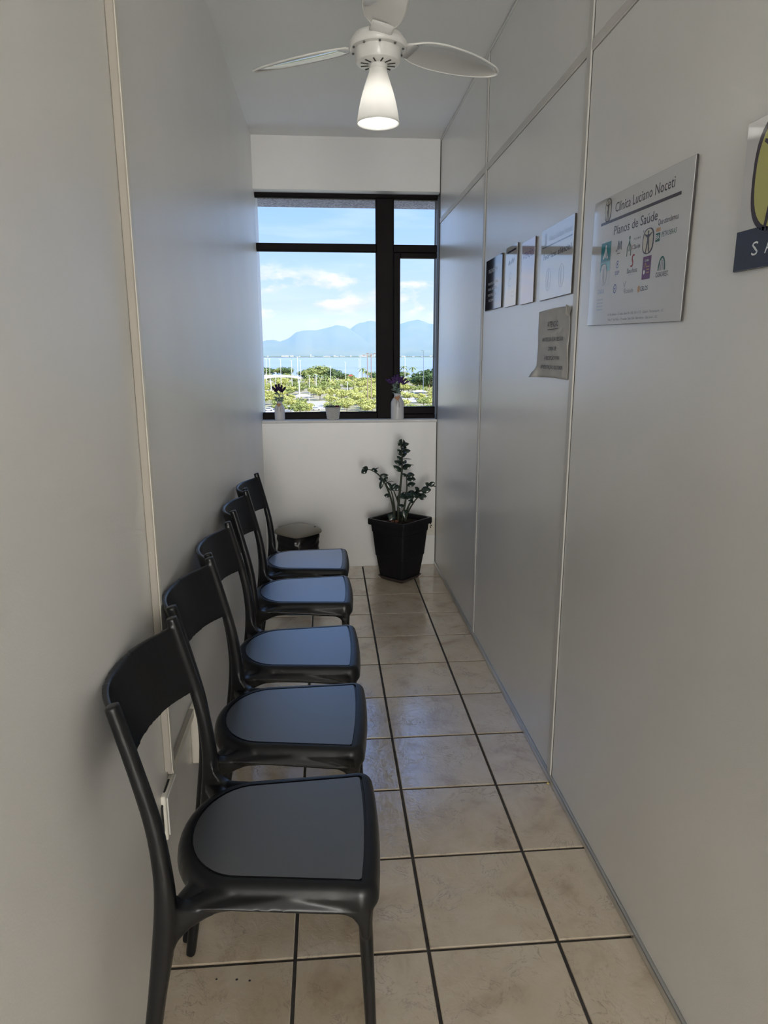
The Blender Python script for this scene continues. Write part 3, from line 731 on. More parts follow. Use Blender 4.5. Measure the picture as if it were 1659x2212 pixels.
sc3 = wall_thing('lilac_notice', 'small lilac glossy notice, third sign from the window', 'sign', 2.516, 1.514)
plate(sc3, .152, .207, LILAC)
letters(sc3, ink('lilac', (120, 92, 160)), [('ATENÇÃO', .016, .150, .020, dict(width=.118, z=z1))])
# blue and white sign cut by the right edge of the photo
bl = wall_thing('room_sign', 'white sign with yellow-green emblem and navy band, at the right edge', 'sign', 1.192, 1.478, -.012)
plate(bl, .310, .230, ACRYL)
bm = bmesh.new(); rect(bm, .0008, .3092, .0008, .0635, z1); obj('navy_band', bm, NV, bl)
letters(bl, WHT, [('S', .049, .021, .0215, dict(width=.017, z=z1 + .0003)), ('A', .084, .021, .0215, dict(width=.020, z=z1 + .0003))])
figure_emblem(bl, .098, .142, .070, .088, z1, DK, YEL)

# creased paper note
def paper():
    m, nt, b = mat('grey_paper'); tc = nt.nodes.new('ShaderNodeTexCoord')
    n = nd(nt, 'ShaderNodeTexNoise', ins={'Scale': 7.0, 'Detail': 4.0, 'Distortion': .8}); nt.links.new(tc.outputs['Object'], n.inputs['Vector'])
    r = ramp(nt, n.outputs['Fac'], [(.3, (.50, .495, .485)), (.7, (.56, .555, .545))]); nt.links.new(r.outputs[0], b.inputs['Base Color']); b.inputs['Roughness'].default_value = .7
    return m
PAPER = paper()
pn = wall_thing('paper_note', 'creased grey paper note with curled corners taped below the silence sign', 'notice', 2.294, 1.270)
def psurf(u, v):
    z = .0042 + .0016 * math.sin(u * 55 + v * 18) * math.sin(v * 40 + 1) + .0012 * noise.noise(Vector((u * 22, v * 22, 3)))
    z += .022 * max(0, (.03 - u) / .03) * max(0, (.035 - v) / .035) + .012 * max(0, (u - .28) / .02) * max(0, (v - .18) / .025)
    return max(z, .0022)
bm = bmesh.new(); nu, nv_ = 36, 26
G = [[bm.verts.new((.298 * i / nu - (.012 if j < 3 and i == 0 else 0), .207 * j / nv_ + .003 * math.sin(i / nu * 3), psurf(.298 * i / nu, .207 * j / nv_))) for j in range(nv_ + 1)] for i in range(nu + 1)]
for i in range(nu):
    for j in range(nv_):
        if i > nu - 4 and j > nv_ - 4 and (i - (nu - 4)) + (j - (nv_ - 4)) > 4: continue
        bm.faces.new((G[i][j], G[i + 1][j], G[i + 1][j + 1], G[i][j + 1]))
sheet = obj('sheet', bm, PAPER, pn, True); sheet.modifiers.new('t', 'SOLIDIFY').thickness = .0004
bm = bmesh.new()
TONER = plain('toner', (.05, .05, .055), .6)
for body, u, v, h, w in (('ATENÇÃO', .152, .155, .0175, .105), ('ANTES DA SUA SESSÃO', .152, .113, .0115, .196), ('DIRIJA-SE', .152, .085, .0115, .082), ('À RECEPÇÃO PARA', .152, .057, .0115, .146), ('APRESENTAÇÃO DO TOKEN', .152, .029, .0115, .214), (None, 0, 0, 0, 0)):
    bm = bmesh.new()
    if body: text_bm(bm, body, u, v, h, width=w, align='C')
    else: rect(bm, .10, .204, .1475, .1492, 0)
    bmesh.ops.subdivide_edges(bm, edges=bm.edges, cuts=1)
    for q in bm.verts: q.co.z = psurf(q.co.x, q.co.y) + .0009
    obj('lettering' if body else 'underline', bm, TONER, pn)
bm = bmesh.new(); vs = [bm.verts.new(p) for p in ((.262, .214, .006), (.306, .202, .004), (.300, .178, .010), (.284, .186, .014))]; bm.faces.new(vs); dgx = obj('folded_corner', bm, plain('paper_back', (.40, .39, .36), .7), pn); dgx.modifiers.new('t', 'SOLIDIFY').thickness = .0004

# ------------------------------------------------------------------ potted plant
PX, PY = -.262, 4.082
POT = plain('black_planter', (.008, .008, .010), .45, .3, bump=(400, .1, .0006)); SOIL = plain('soil', (.035, .024, .017), .95, .2, bump=(60, 1, .01), vary=(40, .5))
SAUC = plain('brown_saucer', (.050, .034, .028), .5, .5, vary=(30, .3)); TERRA = plain('clay_pebble', (.20, .075, .045), .8)
pot = thing('plant_pot', 'tall square black planter set cornerwise on a saucer by the right wall', 'planter', (PX, PY, 0))
def sq(h, z, r=.012):
    P = []
    for k in range(4):
        a0 = math.pi / 2 * k
        cx, cy_ = (h - r) * math.cos(a0) * math.sqrt(2), (h - r) * math.sin(a0) * math.sqrt(2)
        for j in range(4):
            a = a0 - math.pi / 4 + math.pi / 2 * j / 3; P.append((cx + r * math.cos(a), cy_ + r * math.sin(a), z))
    return P
bm = bmesh.new()
rings(bm, [sq(.086, .022), sq(.090, .024), sq(.106, .150), sq(.109, .152), sq(.121, .300), sq(.124, .302), sq(.127, .340), sq(.122, .352), sq(.112, .34)], True, True); obj('body', fix(bm), POT, pot, 30)
bm = bmesh.new(); rings(bm, [sq(.125, .346), sq(.140, .346), sq(.1415, .350), sq(.1415, .378), sq(.1395, .382), sq(.126, .382), sq(.124, .379), sq(.121, .348), sq(.125, .346)], False, False); obj('rim', fix(bm), POT, pot, 30)
bm = bmesh.new(); rings(bm, [sq(.080, .0005), sq(.084, .003), sq(.094, .020), sq(.098, .021), sq(.098, .024), sq(.093, .024), sq(.088, .0215)], True, True); obj('saucer', fix(bm), SAUC, pot, 30)
bm = bmesh.new(); rings(bm, [sq(.119, .353), sq(.08, .357), sq(.03, .361)], True, True); obj('soil', fix(bm), SOIL, pot, True)
for k in range(9):
    bm = bmesh.new(); bmesh.ops.create_icosphere(bm, subdivisions=1, radius=.010)
    for q in bm.verts: q.co *= rnd.uniform(.75, 1.2)
    a = rnd.uniform(2.2, 4.6); r = rnd.uniform(.035, .085)
    obj('pebble', bm, TERRA, pot, True, (r * math.cos(a), r * math.sin(a), .366))
LEAF = plain('waxy_leaf', (.022, .042, .030), .20, .8, vary=(15, .3)); STEM = plain('plant_stem', (.030, .040, .020), .5)
zz = thing('zz_plant', 'dark green zamioculcas with upright stems of waxy leaves in the black planter', 'plant', (PX, PY, .358))
def leaf_bm(base, d, L, w, nrm):
    bm = bmesh.new(); d = d.normalized(); sd = d.cross(nrm).normalized(); nn = sd.cross(d).normalized()
    prof = [(0, .08), (.12, .5), (.3, .9), (.5, 1), (.7, .85), (.87, .5), (1, .04)]
    rows = []
    for t, k in prof:
        c = base + d * (L * t) + nn * (-.18 * L * t * t)
        rows.append([c + sd * (-w * k) + nn * (.16 * w * k), c - nn * (.05 * w), c + sd * (w * k) + nn * (.16 * w * k)])
    low = [[p - nn * .0009 for p in r] for r in rows]
    T = [[bm.verts.new(p) for p in r] for r in rows]; Lw = [[bm.verts.new(p) for p in r] for r in low]
    for i in range(len(T) - 1):
        for k in range(2):
            bm.faces.new((T[i][k], T[i + 1][k], T[i + 1][k + 1], T[i][k + 1])); bm.faces.new((Lw[i][k], Lw[i][k + 1], Lw[i + 1][k + 1], Lw[i + 1][k]))
        bm.faces.new((T[i][0], Lw[i][0], Lw[i + 1][0], T[i + 1][0])); bm.faces.new((T[i][2], T[i + 1][2], Lw[i + 1][2], Lw[i][2]))
    return bm
def stem(pts, r0, r1, leaves):
    """pts relative (x, y, z); leaves = list of (t, side dir vector, length, width)"""
    P = spline(pts, 5); bm = bmesh.new()
    tube(bm, P, [r0 + (r1 - r0) * i / (len(P) - 1) for i in range(len(P))], 7); st = obj('stem', bm, STEM, zz, True)
    for t, d, L, w in leaves:
        i = min(len(P) - 1, int(t * (len(P) - 1))); p = Vector(P[i]); d = Vector(d)
        tan = (Vector(P[min(i + 1, len(P) - 1)]) - Vector(P[max(i - 1, 0)])).normalized()
        nrm = (tan * .35 + Vector((0, -1, .30))).normalized() if w > .0075 else (tan + Vector((0, -.3, .3))).normalized()
        w = w * 1.35 if w > .0075 else w; L = L * 1.06
        if abs(nrm.dot(d.normalized())) > .9: nrm = Vector((0, -1, .2))
        obj('leaf', leaf_bm(p, d, L, w, nrm), LEAF, st, True)
V = lambda *a: a
stem([(-.012, 0, -.01), (-.008, 0, .12), (.008, 0, .28), (.012, 0, .38), (.004, -.005, .475)], .0095, .0035,
     [(.58, V(-1, -.2, .9), .060, .012), (.66, V(-1, 0, .7), .050, .011), (.60, V(1, -.5, .5), .055, .014), (.66, V(1, .0, .18), .066, .006), (.74, V(-.7, -.2, 1), .046, .011), (.72, V(.4, -1, .2), .04, .014),
      (.79, V(1, .0, .15), .052, .006), (.82, V(-.6, -.3, 1), .046, .011), (.83, V(.5, -.9, .5), .040, .013), (.89, V(1, -.1, .25), .050, .011), (.91, V(.5, -1, .3), .042, .014), (.96, V(1, 0, .3), .046, .010), (.97, V(.3, -1, .2), .036, .015), (.99, V(.1, -.4, 1), .040, .017), (.99, V(-.3, -.5, 1), .036, .014), (.95, V(-1, 0, .1), .022, .003)])
stem([(-.035, -.01, -.01), (-.045, -.01, .10), (-.075, -.012, .20), (-.115, -.015, .275), (-.165, -.02, .317), (-.205, -.02, .325)], .0075, .0025,
     [(.98, V(-1, -.3, -.5), .036, .013), (.94, V(-.8, -.4, .35), .034, .012), (.86, V(1, -.1, .1), .030, .009), (.80, V(.8, 0, .55), .040, .007), (.76, V(.6, -.6, .2), .022, .008), (.66, V(1, -.1, .12), .050, .008), (.62, V(-.2, -1, -.3), .03, .010), (.56, V(-.3, -.2, -1), .056, .010), (.52, V(.6, -.3, 1), .036, .010), (.40, V(1, 0, .6), .034, .004), (.34, V(-1, -.2, .15), .034, .010), (.12, V(-.5, -.4, -.6), .046, .019)])
stem([(-.028, .015, -.01), (-.034, .015, .10), (-.052, .015, .185), (-.085, .012, .25)], .0065, .0025, [(.98, V(.5, -.3, -.9), .055, .014), (.95, V(1, 0, .2), .042, .003), (.78, V(1, -.3, .3), .042, .015), (.74, V(1, -.2, 1), .045, .008)])
stem([(.0, .02, -.01), (-.005, .02, .09), (-.03, .018, .17), (-.045, .015, .205)], .006, .0025, [(.98, V(1, -.4, .3), .045, .015), (.8, V(1, 0, .1), .05, .004), (.55, V(1, -.5, .25), .036, .014)])
stem([(.010, -.005, -.01), (.028, -.005, .10), (.040, -.008, .20), (.036, -.01, .292)], .0075, .0028,
     [(.98, V(1, -.4, .3), .046, .014), (.97, V(-.8, -.2, .5), .03, .008), (.92, V(1, -.5, .1), .052, .013), (.78, V(1, -.1, .35), .050, .012), (.66, V(-1, -.3, .1), .03, .007), (.62, V(.3, -1, -.2), .042, .016), (.56, V(-.8, -.6, .0), .045, .016), (.55, V(.8, -.6, -.3), .04, .016), (.36, V(-1, -.2, -.05), .045, .008), (.30, V(.1, -.5, -1), .055, .017)])
stem([(.022, .0, -.01), (.048, .0, .085), (.085, -.005, .155), (.135, -.01, .198), (.192, -.015, .228)], .0075, .0025,
     [(.99, V(1, 0, -.25), .034, .007), (.93, V(.9, -.3, .6), .038, .012), (.90, V(-.5, -.3, .5), .03, .010), (.72, V(1, -.5, .2), .058, .017), (.66, V(-.6, -.5, .9), .04, .010), (.62, V(-.1, -1, .5), .044, .017), (.62, V(.6, -.5, -.9), .034, .014), (.55, V(-1, -.4, .5), .05, .014), (.5, V(-1, -.2, .1), .042, .008)])
stem([(.030, -.015, -.01), (.046, -.02, .06), (.088, -.03, .135), (.112, -.035, .158)], .0065, .0028, [(.97, V(.9, -.6, .25), .046, .016), (.9, V(-.7, -.5, .8), .04, .012), (.6, V(-1, -.3, .5), .036, .009)])

# ------------------------------------------------------------------ waste bin
BAG = plain('bin_bag', (.008, .008, .010), .26, .6); LID = plain('taupe_lid', (.265, .245, .205), .38, .5); BIN = plain('bin_body', (.02, .02, .02), .5)
bn = thing('waste_bin', 'black bag-lined waste bin with a taupe swing lid in the far left corner', 'bin', (-.880, 4.135, 0), math.radians(44))
def rsq(h, z, p=3.2, n=40, wob=0, seed=0):
    P = []
    for k in range(n):
        t = 2 * math.pi * k / n; c, s = math.cos(t), math.sin(t)
        r = h * (1 + wob * noise.noise(Vector((c * 2.2 + seed, s * 2.2, z * 34 + 1.2 * c * s + .5 * s))))
        P.append((r * math.copysign(abs(c) ** (2 / p), c), r * math.copysign(abs(s) ** (2 / p), s), z))
    return P
bm = bmesh.new(); rings(bm, [rsq(.082, .0005, 4.2), rsq(.088, .004, 4.2), rsq(.100, .285, 4.2), rsq(.096, .290, 4.2)]); obj('body', fix(bm), BIN, bn, 40)
bm = bmesh.new(); rings(bm, [rsq(.1025 + .00012 * k, .058 + .0058 * k, 4.2, 64, .055, 2) for k in range(40)], False, False); obj('bag', fix(bm), BAG, bn, True)
bm = bmesh.new(); rings(bm, [rsq(.112, .288, 5), rsq(.117, .292, 5), rsq(.1175, .302, 5), rsq(.114, .309, 5), rsq(.106, .316, 4.4), rsq(.085, .325, 3.4), rsq(.05, .331, 2.6), rsq(.01, .333, 2)]); ld = obj('lid', fix(bm), LID, bn, 50)
obj('hinge', B(-.05, .05, .112, .124, .300, .316, .003), LID, ld)
bm = bmesh.new(); tube(bm, [(.062, -.078, .3225), (.078, -.070, .3215), (.090, -.055, .320)], [.004, .006, .004], 8); obj('grip', bm, plain('grip_dark_taupe', (.12, .11, .09), .5), ld, True)  # grip in a darker taupe than the lid

# ------------------------------------------------------------------ things on the sill
CER = plain('white_ceramic', (.66, .66, .67), .35, .5); TAGM = plain('tan_wood', (.50, .26, .13), .6); TWINE = plain('twine', (.26, .13, .08), .9)
LAV = plain('lavender', (.075, .030, .145), .8, vary=(60, .5)); LAVD = plain('dark_lavender', (.036, .012, .060), .8, vary=(60, .5)); SAGE = plain('sage_leaf', (.19, .26, .23), .7, vary=(40, .3)); STG = plain('green_stem', (.10, .16, .12), .7)
def vase(x, y, h, r, label, cat_label, flower, rot, fh, spread, nfl, seed):
    fh *= 1.07; spread *= 1.15
    t = thing('flower_vase', label, 'vase', (x, y, ZS), 0, 'white bottle vases on the sill')
    k = h / .112; q = r / .0315
    bm = bmesh.new(); lathe(bm, spline([(.029 * q, .0004), (.0315 * q, .004), (.0315 * q, .06 * k), (.0305 * q, .074 * k), (.024 * q, .088 * k), (.0165 * q, .096 * k), (.0160 * q, .106 * k), (.018 * q, .112 * k), (.0155 * q, .112 * k), (.0135 * q, .098 * k)], 3), 28, cap1=False)
    bd = obj('body', fix(bm), CER, t, True)
    bm = bmesh.new(); hs = .0135 * q
    pts = []
    for i in range(26):
        a = 2 * math.pi * i / 26
        pts.append((hs * .95 * (math.sin(a) ** 3) * 1.0, hs * .06 * (13 * math.cos(a) - 5 * math.cos(2 * a) - 2 * math.cos(3 * a) - math.cos(4 * a))))
    rings(bm, [[(px, -.0035, pz) for px, pz in pts], [(px, -.0005, pz) for px, pz in pts]]); fix(bm)
    bmesh.ops.rotate(bm, verts=bm.verts, matrix=Matrix.Rotation(rot, 3, 'Y')); bmesh.ops.translate(bm, verts=bm.verts, vec=(-.003, -.0265 * q, .094 * k))
    hrt = obj('heart_tag', bm, TAGM, t)
    bm = bmesh.new(); nn = 20
    tube(bm, [(.0190 * q * math.cos(2 * math.pi * i / nn), .0190 * q * math.sin(2 * math.pi * i / nn), .0945 * k) for i in range(nn + 1)], [.0011] * (nn + 1), 5)
    for dx, dz in ((-.009, -.030 * k), (.006, -.036 * k)):
        tube(bm, [(dx * .4, -.0265 * q, .088 * k), (dx, -.0335 * q, .076 * k), (dx * 1.2, -.0335 * q, .090 * k + dz)], [.0009] * 3, 5)
    obj('twine', bm, TWINE, t, True)
    b = thing('lavender_bunch', cat_label, 'flowers', (x, y, ZS + .10 * k), 0, 'artificial lavender bunches')
    r2 = random.Random(seed)
    for i in range(nfl):
        a = (i + .5) / nfl * 2 - 1; dep = r2.uniform(-.5, .5)
        tip = Vector((a * spread, dep * spread * .6, fh * (1 - .28 * abs(a) ** 1.5) * r2.uniform(.86, 1.02)))
        mid = Vector((a * spread * .35, dep * spread * .3, fh * .5))
        bm = bmesh.new(); tube(bm, spline([(0, 0, -.02), tuple(mid), tuple(tip)], 4), [.0011] * 9, 5); st = obj('stem', bm, STG, b, True)
        d = (tip - mid).normalized(); bm = bmesh.new()
        for j in range(8):
            c = tip + d * (-.026 + .0046 * j); rr = .0052 * (1 - .06 * j)
            for kk in range(5):
                an = 2 * math.pi * kk / 5 + j * .7; off = Vector((math.cos(an), math.sin(an), .2)) * rr
                m = Matrix.Translation(c + off) @ Matrix.Scale(r2.uniform(.0036, .0058), 4)
                bmesh.ops.create_icosphere(bm, subdivisions=1, radius=1, matrix=m)
        obj('blossom', bm, flower, st)
    for i in range(nfl * 3):
        a = r2.uniform(-1, 1); base = Vector((a * spread * .2, r2.uniform(-.006, .006), r2.uniform(.006, fh * .55)))
        d = Vector((a * 1.0 + r2.choice((-.5, .5)), r2.uniform(-.6, .4), r2.uniform(.15, 1.0)))
        obj('leaf', leaf_bm(base, d, r2.uniform(.022, .034), r2.uniform(.0030, .0048), Vector((0, -1, .4))), SAGE, b, True)
vase(-.982, 4.398, .113, .0315, 'white bottle vase with heart tag at the left end of the sill', 'dark purple lavender bunch in the left bottle vase', LAVD, .10, .118, .036, 5, 3)
vase(-.247, 4.396, .158, .0415, 'large white bottle vase with heart tag by the window mullion', 'violet lavender bunch in the right bottle vase', LAV, -.28, .122, .062, 9, 5)
WIC = plain('white_wicker', (.70, .69, .67), .55); SUCR = plain('succulent_red', (.16, .035, .045), .5, vary=(40, .3)); SUCG = plain('succulent_grey_green', (.12, .16, .14), .5, vary=(40, .3)); DKS = plain('dark_moss', (.02, .022, .016), .9)
bk = thing('wicker_basket', 'small white wicker basket in the middle of the sill', 'basket', (-.652, 4.402, ZS))
def br(z): return .0335 + .0115 * z / .072
bm = bmesh.new(); lathe(bm, [(.0325, .0004), (.0325, .003)], 24); obj('base', bm, WIC, bk)
for k in range(11):
    z = .005 + .0062 * k; n = 120; bm = bmesh.new()
    pts = [((br(z) + .0018 * math.sin(12 * a + k * math.pi)) * math.cos(a), (br(z) + .0018 * math.sin(12 * a + k * math.pi)) * math.sin(a), z) for a in [2 * math.pi * i / n for i in range(n + 1)]]
    tube(bm, pts, [.0028] * (n + 1), 5, ref=Vector((0, 0, 1))); obj('weave', bm, WIC, bk, True)
for k in range(24):
    a = 2 * math.pi * k / 24; bm = bmesh.new(); tube(bm, [(br(z) * math.cos(a), br(z) * math.sin(a), z) for z in (.002, .035, .072)], [.0016] * 3, 5); obj('stave', bm, WIC, bk)
bm = bmesh.new(); tube(bm, [(.0458 * math.cos(2 * math.pi * i / 32), .0458 * math.sin(2 * math.pi * i / 32), .074) for i in range(33)], [.0036] * 33, 6, ref=Vector((0, 0, 1))); obj('rim', bm, WIC, bk, True)
bm = bmesh.new(); lathe(bm, [(.040, .060), (.040, .069), (.02, .073)], 20); obj('filling', bm, DKS, bk, True)
sg = thing('succulents', 'red and grey-green artificial succulents filling the wicker basket', 'plants', (-.652, 4.402, ZS + .072))
r3 = random.Random(11)
for i, (px, py, red) in enumerate(((-.03, -.012, 0), (-.012, .012, 0), (.004, -.014, 0), (.022, -.004, 1), (.012, .018, 1), (.034, .006, 1), (-.034, .010, 0), (-.022, -.018, 0), (-.006, -.002, 0), (.030, -.018, 1))):
    bm = bmesh.new()
    for ring_, nl in ((0, 4), (1, 6)):
        for k in range(nl):
            a = 2 * math.pi * k / nl + ring_ * .5 + i
            d = Vector((math.cos(a), math.sin(a), .45 if ring_ else 1.2))
            lb = leaf_bm(Vector((px, py, .002)), d, .022 if ring_ else .020, .0062, Vector((0, 0, 1)))
            me = bpy.data.meshes.new('t'); lb.to_mesh(me); lb.free(); bm.from_mesh(me); bpy.data.meshes.remove(me)
    obj('rosette', bm, SUCR if red else SUCG, sg, True)
bm = bmesh.new(); tube(bm, spline([(-.038, -.004, .0), (-.050, -.006, .006), (-.058, -.006, .004)], 4), [.0022] * 9, 6); obj('sprig', bm, SUCG, sg, True)
bm = bmesh.new(); tube(bm, [(-.014, 0, .0), (-.013, 0, .014)], [.001] * 2, 5)
for k in range(7):
    a = 2 * math.pi * k / 7; bmesh.ops.create_icosphere(bm, subdivisions=1, radius=.0034, matrix=Matrix.Translation((-.013 + .005 * math.cos(a), -.001, .018 + .005 * math.sin(a))))
obj('flower', bm, plain('pale_petal', (.55, .50, .50), .7), sg)

# small litter on the floor
bm = bmesh.new(); bmesh.ops.create_icosphere(bm, subdivisions=2, radius=.0038); bmesh.ops.scale(bm, verts=bm.verts, vec=(1, 1.2, .85))
tag(obj('bead', bm, plain('yellow_bead', (.62, .50, .18), .4), None, True, (-.016, 1.932, .0035)), 'tiny yellow bead on the floor against the right wall channel', 'bead')
for k, (x, y, s) in enumerate(((-.967, 1.297, .0022), (-.922, 1.292, .0030), (-.894, 1.287, .0026))):
    bm = bmesh.new(); bmesh.ops.create_icosphere(bm, subdivisions=1, radius=s)
    for q in bm.verts: q.co.x *= rnd.uniform(.8, 1.5); q.co.z *= .5
    tag(obj('crumb', bm, BLACKHOLE, None, True, (x, y, s * .4)), ('leftmost, smallest', 'middle, largest', 'rightmost')[k] + ' of three dark crumbs under the nearest chair', 'crumb', 'crumbs under the nearest chair')

# ================================================================== outside
GZ = -25.0
def at(bearing, dist, z=GZ):
    a = math.radians(bearing); return Vector((CAM.x + dist * math.sin(a), dist * math.cos(a), z))
def gnoise(name, stops, scale, rough=.9, coord='Object'):
    m, nt, b = mat(name); tc = nt.nodes.new('ShaderNodeTexCoord')
    n = nd(nt, 'ShaderNodeTexNoise', ins={'Scale': scale, 'Detail': 6.0, 'Roughness': .6}); nt.links.new(tc.outputs[coord], n.inputs['Vector'])
    r = ramp(nt, n.outputs['Fac'], stops); nt.links.new(r.outputs[0], b.inputs['Base Color']); b.inputs['Roughness'].default_value = rough; b.inputs['Specular IOR Level'].default_value = .2
    return m
LAND = gnoise('land', [(.35, (.30, .30, .16)), (.5, (.42, .38, .26)), (.65, (.50, .45, .34))], .035)
bm = bmesh.new(); P = [(-420, 30), (520, 30), (520, 800), (330, 860), (190, 850), (60, 868), (0, 880), (-60, 900), (-420, 930)]
rings(bm, [[(x, y, GZ - 3) for x, y in P], [(x, y, GZ) for x, y in P]]); struct(obj('ground', fix(bm), LAND))
def sea_mat():
    m, nt, b = mat('sea_water'); tc = nt.nodes.new('ShaderNodeTexCoord'); mp = nd(nt, 'ShaderNodeMapping'); mp.inputs['Scale'].default_value = (.0006, .006, 1)
    nt.links.new(tc.outputs['Object'], mp.inputs[0]); n = nd(nt, 'ShaderNodeTexNoise', ins={'Scale': 1.0, 'Detail': 5.0}); nt.links.new(mp.outputs[0], n.inputs['Vector'])
    r = ramp(nt, n.outputs['Fac'], [(.35, (.33, .43, .66)), (.65, (.44, .52, .72))]); nt.links.new(r.outputs[0], b.inputs['Base Color'])
    b.inputs['Roughness'].default_value = .35; b.inputs['IOR'].default_value = 1.33
    return m
bm = bmesh.new(); rings(bm, [[(x, y, z) for x, y in ((-9000, 700), (9000, 700), (9000, 9600), (-9000, 9600))] for z in (GZ - 3.5, GZ - 1.2)]); tag(obj('sea', fix(bm), sea_mat()), 'pale blue bay water between the trees and the mountains', 'sea', None, 'structure')
# mountains: three ridges of real relief
MT = gnoise('forest_slope', [(.35, (.10, .15, .10)), (.65, (.17, .20, .13))], .002)
def ridge(name, label, d0, prof, depth, seed):
    bm = bmesh.new(); n, m_ = 90, 14; b0, b1 = prof[0][0], prof[-1][0]; G = []
    for i in range(n + 1):
        b = b0 + (b1 - b0) * i / n
        e = np.interp(b, [p[0] for p in prof], [p[1] for p in prof]); h = math.tan(math.radians(e)) * d0 + CAM.z - GZ
        row = []
        for j in range(m_ + 1):
            t = j / m_; k = 1 - abs(2 * t - 1) ** 1.4
            p = at(b, d0 + depth * (t - .5)); w = noise.noise(Vector((b * 1.2, t * 4, seed))) * .16 + noise.noise(Vector((b * 4, t * 9, seed))) * .06
            row.append(bm.verts.new((p.x, p.y, GZ - 2 + max(0, h * k * (1 + (w if t != .5 else w * .15))))))
        G.append(row)
    for i in range(n):
        for j in range(m_): bm.faces.new((G[i][j], G[i][j + 1], G[i + 1][j + 1], G[i + 1][j]))
    for i in range(n): bm.faces.new((G[i][0], G[i + 1][0], G[i + 1][m_], G[i][m_]))
    bm.faces.new(G[0]); bm.faces.new(list(reversed(G[n])))
    return tag(obj(name, fix(bm), MT, None, True), label, 'mountain')
ridge('mountain', 'long hazy blue mountain ridge beyond the bay', 16500, [(-15, .5), (-12, .9), (-9, .9), (-6.5, .8), (-4.84, 1.06), (-3.93, 1.22), (-3.4, 1.06), (-2.7, 1.35), (-2.1, 1.80), (-1.55, 1.86), (-.9, 1.86), (-.27, 2.02), (.4, 2.15), (1.2, 2.32), (1.7, 2.27), (2.19, 2.0), (2.6, 1.7), (3.2, 1.3), (4, .6)], 5200, 1.3)
ridge('mountain', 'twin-peaked hazy blue mountain beyond the bay, seen across the mullion', 24500, [(.5, .5), (1.3, 1.2), (2.19, 2.10), (2.6, 2.35), (3.04, 2.58), (3.25, 2.56), (3.78, 2.69), (4.33, 2.58), (5.2, 2.2), (5.9, 2.4), (6.72, 2.60), (7.0, 2.62), (7.56, 2.75), (8.0, 2.62), (8.56, 2.40), (9.1, 2.48), (11, 2.3), (15, 1.6), (22, 1.0), (28, .6)], 5600, 4.1)
FARL = gnoise('far_shore_land', [(.3, (.10, .16, .09)), (.7, (.2, .22, .15))], .004)
bm = bmesh.new(); rings(bm, [[(x, y, z) for x, y in ((-8500, 9400), (8500, 9400), (8500, 13500), (-8500, 13500))] for z in (GZ - 2, GZ + 6)]); struct(obj('far_shore', fix(bm), FARL))
WB = plain('white_building', (.82, .81, .79), .8); WIN_D = plain('far_window', (.10, .12, .15), .3)
ORD = 'first second third fourth fifth sixth seventh eighth ninth tenth eleventh twelfth thirteenth fourteenth fifteenth sixteenth seventeenth eighteenth nineteenth twentieth'.split() + ['twenty-' + q for q in 'first second third fourth fifth sixth seventh eighth ninth'.split()]
NAMED = {}
def named(key, b, o, fmt): NAMED.setdefault(key, []).append((b, o, fmt))
r4 = random.Random(5)
FB = []
for k in range(26):
    b = (-3.2, -2.9, -2.5, -1.9, -1.0, -.9, .1, .3, .5, .9, 1.1, 1.4, 1.6, 2.2, 2.9, 3.2, 3.4, 3.9, 4.1, 5.9, 6.4, 7.2, 7.9, 8.6, -4.4, 4.3)[k]; w = r4.uniform(18, 52); h = r4.uniform(6, 17) * (2.2 if k in (4, 11, 18) else 1)
    if k in (4, 11, 18): w = 12
    p = at(b, 9420 + 30 * (k % 5), GZ + 6)
    t = thing('far_building', 'tiny white building on the far shore of the bay', 'building', p, 0, 'buildings on the far shore')
    named('fb', b, t, 'tiny white building on the far shore, %s from the left')
    obj('block', B(-w / 2, w / 2, -9, 9, 0, h), WB, t)
    bm = bmesh.new()
    for f in range(max(1, int(h / 6))): box(bm, -w * .44, w * .44, -9.3, -8.8, 2 + f * 6, 4.2 + f * 6)
    obj('window_band', bm, WIN_D, t); obj('roof', B(-w / 2 - 1, w / 2 + 1, -10, 10, h, h + 1.2), WB, t)
# haze over the bay
def haze_mat():
    m = bpy.data.materials.new('sea_haze'); m.use_nodes = True; nt = m.node_tree; nt.nodes.clear(); o = nt.nodes.new('ShaderNodeOutputMaterial')
    v = nt.nodes.new('ShaderNodeVolumeScatter'); v.inputs['Color'].default_value = (.36, .63, 1, 1); v.inputs['Density'].default_value = 3.9e-4; v.inputs['Anisotropy'].default_value = .0
    nt.links.new(v.outputs[0], o.inputs['Volume']); return m
bm = B(-9500, 9500, 9700, 13400, GZ + 7, 600); tag(obj('haze', bm, haze_mat()), 'blue haze over the bay veiling the mountains', 'haze', None, 'stuff')

